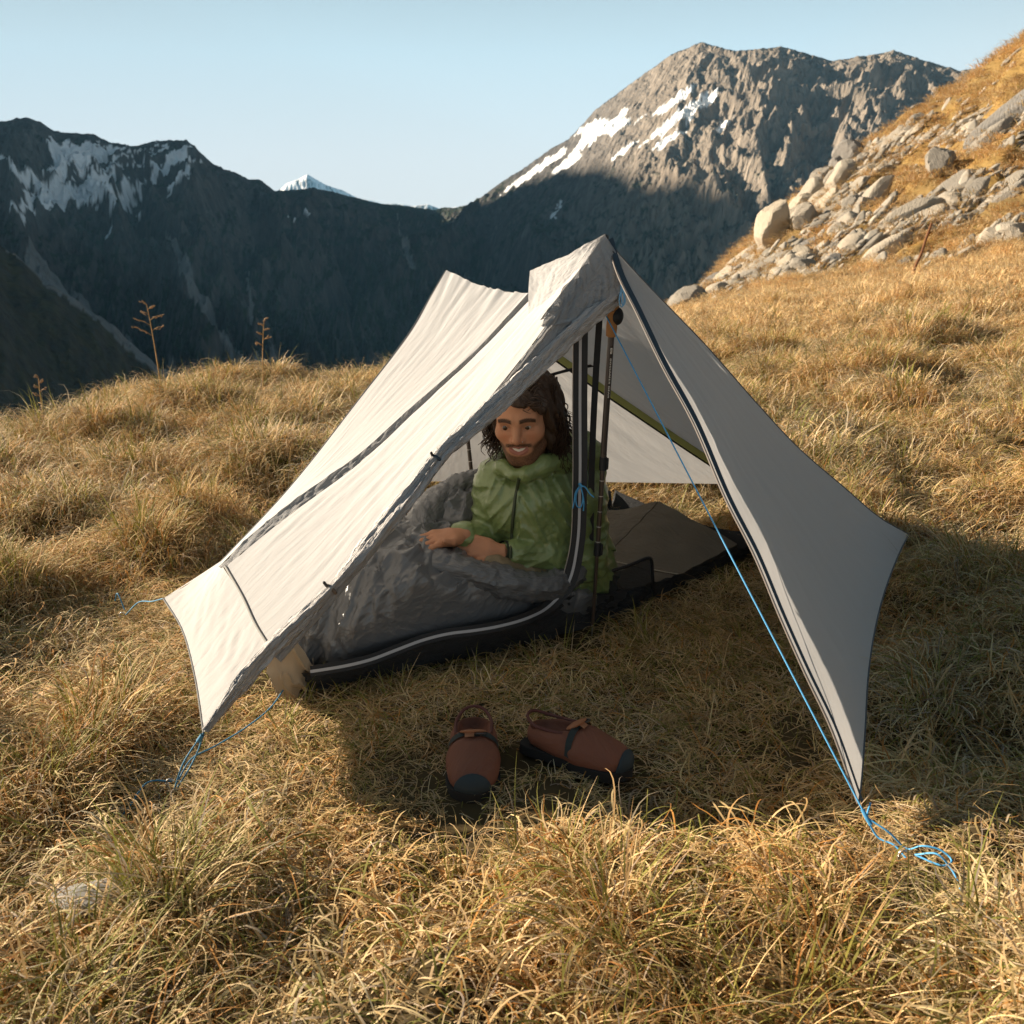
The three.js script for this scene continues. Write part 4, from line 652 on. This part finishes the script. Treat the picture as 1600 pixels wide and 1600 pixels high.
  const hm = mergeGeometries(parts.map((g) => { g.deleteAttribute('uv'); return g; })); obj('hair', world(hm), HAIRC, man);
  // jacket
  const jackD = (x, y, z) => {
    let d = cap(x, y, z, [.012, .452, -2.985], [.19, .448, -3.055], .112, .112);
    d = smin(d, cap(x, y, z, [.06, .40, -2.985], [.10, .20, -3.04], .138, .145), .08); d = smin(d, cap(x, y, z, [.15, .40, -3.05], [.18, .16, -3.09], .135, .15), .08);
    d = smin(d, cap(x, y, z, [.20, .30, -3.06], [.235, .14, -3.09], .10, .115), .06);
    const side = x > .02 ? 1 : -1, fq = x * .86 + side * y * .5, fr = y * .86 - side * x * .5, wr1 = .010 * n3(x * 8, y * 7, z * 8) + .011 * (crease(fq * 15, fr * 3.2, side * 4 + z * 2) - .25) + .004 * (crease(fq * 34, fr * 7, 9) - .25) + .003 * (crease(x * 5, y * 26, 2) - .25) * sstep(.34, .22, y);
    d -= wr1;
    for (const [a, b, c, k] of [[SH_R, EL_R, WR_R, 0], [SH_L, EL_L, WR_L, 1]]) {
      let e = cap(x, y, z, a, b, .072, .060); const tip = [0, 1, 2].map((q) => mix(b[q], c[q], .80)); e = smin(e, cap(x, y, z, b, tip, .060, .046), .03);
      const m = (x - a[0]) * 3 + (y - a[1]) * 4; const ax0 = k ? 0 : .3; e -= .010 * (crease(x * 3 + k, y * 15 - x * 4 * (1 - 2 * ax0), z * 3) - .25) + .004 * (crease(x * 7, y * 32 + x * 5, z * 6) - .25);
      d = smin(d, e, .016);
    }
    // hood lying on the shoulders and collar
    const H = [[-.050, .545, -2.985], [-.01, .575, -3.05], [.11, .60, -3.10], [.235, .60, -3.10], [.265, .575, -3.04], [.17, .585, -2.955], [.095, .580, -2.885], [.040, .558, -2.850]];
    for (let i = 0; i < H.length - 1; i++) d = smin(d, cap(x, y, z, H[i], H[i + 1], i > 4 ? .030 : .036, i > 4 ? .026 : .036), .03);
    d = smin(d, cap(x, y, z, [-.050, .545, -2.985], [-.028, .568, -2.90], .028, .024), .02); d = smin(d, cap(x, y, z, [-.028, .568, -2.90], [.006, .556, -2.852], .024, .018), .015);
    d += .0015 * n3(x * 30, y * 40, z * 30);
    const neck = cap(x, y, z, [.035, .70, -2.925], [.04, .575, -2.93], .058, .034); return smax(smax(d, -neck, .012), .03 - y, .02);
  };
  const GRN = mat([.175, .235, .085], .30, { bumpMap: crumple, bumpScale: .0025, specularIntensity: 1, clearcoat: .5, clearcoatRoughness: .28 });
  const jk = obj('jacket', nets(jackD, [-.27, .02, -3.30], [.40, .70, -2.70], .005), GRN, man);
  // front zip follows the jacket's surface
  const onJacket = (x, y) => { let z = -2.66; for (let i = 0; i < 80; i++) { const d = jackD(x, y, z); if (d < .0005) break; z -= Math.max(d * .8, .0006); } return z; };
  const ZY = [[.022, .552], [.016, .51], [.010, .48], [.006, .45], [.003, .42], [.001, .39], [-.001, .36], [-.004, .33], [-.005, .305]].map(([x, y]) => [x, y, onJacket(x, y) + .002]);
  const zp = obj('front_zipper', tubeGeo(ZY, .0052, 60, 8), mat([.035, .05, .022], .6), jk); obj('zipper_pull', new THREE.CapsuleGeometry(.003, .016, 3, 8).translate(.017, .515, onJacket(.017, .515) + .008), BLACK, zp);
  for (const [e, w] of [[EL_R, WR_R], [EL_L, WR_L]]) { const p = (t) => [0, 1, 2].map((k) => mix(e[k], w[k], t)); obj('cuff', tubeGeo([p(.70), p(.78), p(.86), p(.94)], (v) => .043 - .008 * v, 12, 18), mat([.02, .028, .014], .8), jk); }
}

// ---------- rocks on the hillside ----------
{
  reseed(5);
  const RB = { specularIntensity: .15, bumpMap: crumple, bumpScale: .018 };
  const ROCK = [mat([.33, .29, .235], .95, RB), mat([.25, .225, .19], .95, RB), mat([.40, .345, .27], .95, RB), mat([.22, .205, .185], .95, RB)];
  const rockGeo = (fx, fy, fz) => { // a broken block: random planes cut from a sphere of directions, then weathered
    const pl = []; for (let i = 0; i < 12; i++) { const c = rr(-1, 1), a = rnd() * 6.283, s = Math.sqrt(1 - c * c); pl.push([Math.cos(a) * s, c, Math.sin(a) * s, rr(.72, 1.0)]); }
    const g = new THREE.IcosahedronGeometry(1, 6), P = g.attributes.position, o = rr(0, 50), U = new Float32Array(P.count * 2);
    for (let i = 0; i < P.count; i++) { const x = P.getX(i), y = P.getY(i), z = P.getZ(i); let r = 1.15; for (const [a, b, c, d] of pl) { const k = a * x + b * y + c * z; if (k > .05) r = Math.min(r, d / k); } r *= 1 + .02 * n3(x * 2.5 + o, y * 2.5, z * 2.5) + .02 * n3(x * 6 + o, y * 9, z * 6) + .02 * n3(x * 14, y * 20 + o, z * 14); P.setXYZ(i, x * r * fx, y * r * fy, z * r * fz); U[i * 2] = x * r * fx + z * fz * .6; U[i * 2 + 1] = y * r * fy + z * fz * .4; }
    g.setAttribute('uv', new THREE.BufferAttribute(U, 2)); g.deleteAttribute('normal'); return toCreasedNormals(mergeVertices(g, 1e-5), .35); };
  const SLAB = [0, 1, 2, 3, 4].map(() => rockGeo(.5, .13, .3)), BLOCK = [0, 1, 2, 3].map(() => rockGeo(.5, .34, .4));
  const dip = (o, j = .25) => { o.rotation.set(rr(-j, j), .35 + rr(-.5, .5), .62 + rr(-j, j)); };
  const place = (geo, m, x, z, s, sink, label, group) => { const o = obj('hillside_rock', geo, m); o.position.set(x, gh(x, z) - sink, z); o.scale.set(...s); dip(o); tag(o, label, 'rock', group); return o; };
  const one = (g, m, x, z, s, rot, sink, label) => { const o = place(g, m, x, z, s, sink, label); o.rotation.set(...rot); };
  one(BLOCK[0], ROCK[2], 8.55, -33.0, [1.08, 2.59, 1.08], [.1, .4, -.12], -.75, 'tall pale upright boulder at the left end of the rocky band');
  one(BLOCK[1], ROCK[3], 5.55, -31.0, [1.58, 1.22, 1.08], [0, -.4, .35], .0, 'dark boulder lowest on the hillside edge beside the tent');
  one(BLOCK[2], ROCK[1], 12.7, -30.2, [1.22, 1.44, 1.01], [.2, .8, .1], -.1, 'dark rounded boulder alone in the grass high on the hillside');
  one(SLAB[0], ROCK[3], 15.2, -31.6, [3.02, 2.88, 1.73], [.1, .3, .6], -.1, 'long dark tilted slab at the upper right edge');
  one(SLAB[1], ROCK[1], 6.9, -28.0, [2.45, 2.59, 1.44], [.0, .1, .5], .0, 'dark leaning slab above the golden meadow near the tent');
  one(BLOCK[3], ROCK[0], 9.4, -32.2, [0.94, 1.30, 0.94], [.0, .5, -.1], -.2, 'squat pale block just right of the tall boulder');
  one(SLAB[2], ROCK[0], 11.0, -31.2, [2.45, 1.87, 1.15], [.2, .4, .75], -.1, 'long grey slab tilted up the middle of the slope');
  one(SLAB[3], ROCK[2], 9.35, -24.6, [1.58, 2.45, 1.15], [.0, .2, .5], -.1, 'broad pale outcrop just left of the wooden post');
  one(SLAB[4], ROCK[0], 10.5, -26.6, [2.02, 2.16, 1.15], [.1, .3, .45], -.1, 'grey layered outcrop behind the wooden post');
  const Z1 = [[4.5, -25.65], [6.4, -33], [9.48, -41.38], [10.75, -38.07], [12.88, -38.44], [15.66, -40.72], [14.11, -35.4], [12.09, -32.96], [8.71, -27.13], [6.97, -24.96], [5.38, -25.72]], Z2 = [[5.76, -28.45], [8.39, -28.97], [11.19, -29.31], [13.83, -27.47], [10.67, -20.68], [9.17, -22.14], [7.02, -23.48]], Z3 = [[14.69, -38.15], [15.71, -31.82], [14.68, -29.47], [13.71, -33.73]];
  const inZone = (x, z) => inPoly(Z1, x, z) ? 1 : inPoly(Z3, x, z) ? .8 : inPoly(Z2, x, z) ? .55 : 0;
  let n = 0, guard = 0; while (n < 285 && guard++ < 9000) { const x = rr(4, 17), z = rr(-44, -21), k = inZone(x, z); if (rnd() > k * sstep(-.35, .25, n2(x * .35, z * .3) + .1)) continue; const s = Math.pow(rnd(), 2) * 1.1 + .34; const sl = rnd() < .72, q = Math.floor(rnd() * 3.4), far = Math.hypot(x, z), az = Math.atan2(x, -z) * 180 / Math.PI; place(sl ? SLAB[n % 5] : BLOCK[n % 4], ROCK[q], x, z, [s * rr(.8, 1.4), s * rr(.8, 1.5), s], .02, `${s > .95 ? 'large' : s > .55 ? 'medium' : 'small'} ${['grey', 'dull brown', 'pale tan', 'dark'][q]} ${sl ? 'slab' : 'block'} ${az < 14 ? 'on the hillside edge nearest the tent' : az < 19 ? 'in the middle of the rocky hillside' : 'on the right part of the hillside'}, ${far > 37 ? 'up by the skyline' : far > 29 ? 'half way up' : 'low above the meadow'}`, 'rubble slabs on the hillside'); n++; }
  // smaller rubble
  const M = new THREE.Matrix4(), Q = new THREE.Quaternion(), E = new THREE.Euler(), L = [];
  for (let i = 0; i < 30000 && L.length < 2600; i++) { const x = rr(3.5, 19), z = rr(-46, -20), k = inZone(x, z) + .07; if (rnd() > k * sstep(-.3, .3, n2(x * .35, z * .3) + .15)) continue; const s = rr(.14, .5); E.set(rr(-.3, .3), rr(-.3, 1), .6 + rr(-.4, .4)); M.compose(V(x, gh(x, z), z), Q.setFromEuler(E), V(s * rr(1, 2), s * rr(.8, 1.6), s)); L.push(M.clone()); }
  const im = new THREE.InstancedMesh(SLAB[1], mat([1, 1, 1], .95, { specularIntensity: .15 }), L.length), kc = new THREE.Color(); L.forEach((m, i) => { im.setMatrixAt(i, m); const k = rr(.2, .40); im.setColorAt(i, kc.setRGB(k, k * .9, k * .75)); });
  im.name = 'hillside_rubble'; im.userData = { kind: 'stuff' }; im.castShadow = im.receiveShadow = true; scene.add(im);
}
// ---------- wooden post, seed stalks, flat stone ----------
{
  const t = thing('marker_post', 'thin leaning brown wooden post standing at the top of the meadow', 'post', [7.97, gh(7.97, -19.63), -19.63]);
  obj('pole', tubeGeo([[0, -.1, 0], [.02, .25, 0], [.11, .55, .02], [.18, .85, .0], [.25, 1.12, .0]], (v) => .032 - .008 * v, 24, 8, (u, v) => 1 + .12 * n2(v * 9, u * 3)), mat([.16, .065, .025], .9), t);
  obj('stub', tubeGeo([[.19, .88, 0], [.235, .94, .01], [.28, .97, .02]], (v) => .014 * (1 - .6 * v), 8, 6), mat([.16, .065, .025], .9), t);
  reseed(31);
  const STEM = mat([.42, .25, .09], .8), SEED = mat([.40, .24, .11], .9, { transmission: .25, thickness: 0 });
  const stalk = (label, x, z, h, lean, n, spread) => {
    const y = gh(x, z), s = thing('grass_stalk', label, 'plant', [x, y, z], 'tall grass stalks on the crest'), P = (t) => V(lean * t * t, h * t, 0);
    obj('stem', tubeGeo([0, .25, .5, .75, 1].map((t) => P(t).toArray()), (v) => .0055 - .003 * v, 20, 6), STEM, s);
    for (let k = 0; k < n; k++) { const t = mix(.70, 1, k / (n - 1)), b = P(t), sd = k % 2 ? 1 : -1, l = spread * (1.25 - k / n), tip = b.clone().add(V(sd * l * rr(.7, 1.1), l * rr(.15, .6), rr(-.4, .4) * l)), br = obj('branch', tubeGeo([b.toArray(), b.clone().lerp(tip, .5).add(V(0, .012, 0)).toArray(), tip.toArray()], .002, 8, 5), STEM, s); const sp = []; for (let q = 0; q < 7; q++) { const c = b.clone().lerp(tip, .35 + q * .11); sp.push(new THREE.SphereGeometry(1, 7, 5).scale(.0042, .011, .004).rotateZ(sd * -1.0 + rr(-.5, .5)).translate(c.x + rr(-.008, .008), c.y + rr(-.004, .012), c.z + rr(-.01, .01))); } obj('spikelet', sp, SEED, br); }
  };
  stalk('tallest grass stalk with a spreading seed head on the left crest', -2.76, -7.5, .80, -.04, 7, .11);
  stalk('shorter grass stalk with a drooping seed head nearer the tent', -2.07, -7.93, .68, .05, 6, .06);
  stalk('small seed stalk at the far left end of the crest', -3.56, -7.17, .50, .01, 5, .05);
  const st = obj('flat_stone', (() => { const p = []; for (let i = 0; i < 40; i++) { const a = rnd() * 6.283, c = rr(-1, 1), q = Math.sqrt(1 - c * c); p.push(V(Math.cos(a) * q * .09 * rr(.85, 1), c * .03, Math.sin(a) * q * .06 * rr(.85, 1))); } return new ConvexGeometry(p); })(), mat([.30, .29, .27], .9, { bumpMap: crumple, bumpScale: .004 }));
  st.position.set(-.825, gh(-.825, -1.583) - .002, -1.583); tag(st, 'small flat grey stone in the grass in the lower left corner', 'stone');
}

// thin blue air over the valley
scene.fog = new THREE.FogExp2(new THREE.Color().setRGB(.24, .57, .88), 3.2e-5);

renderer.render(scene, camera);
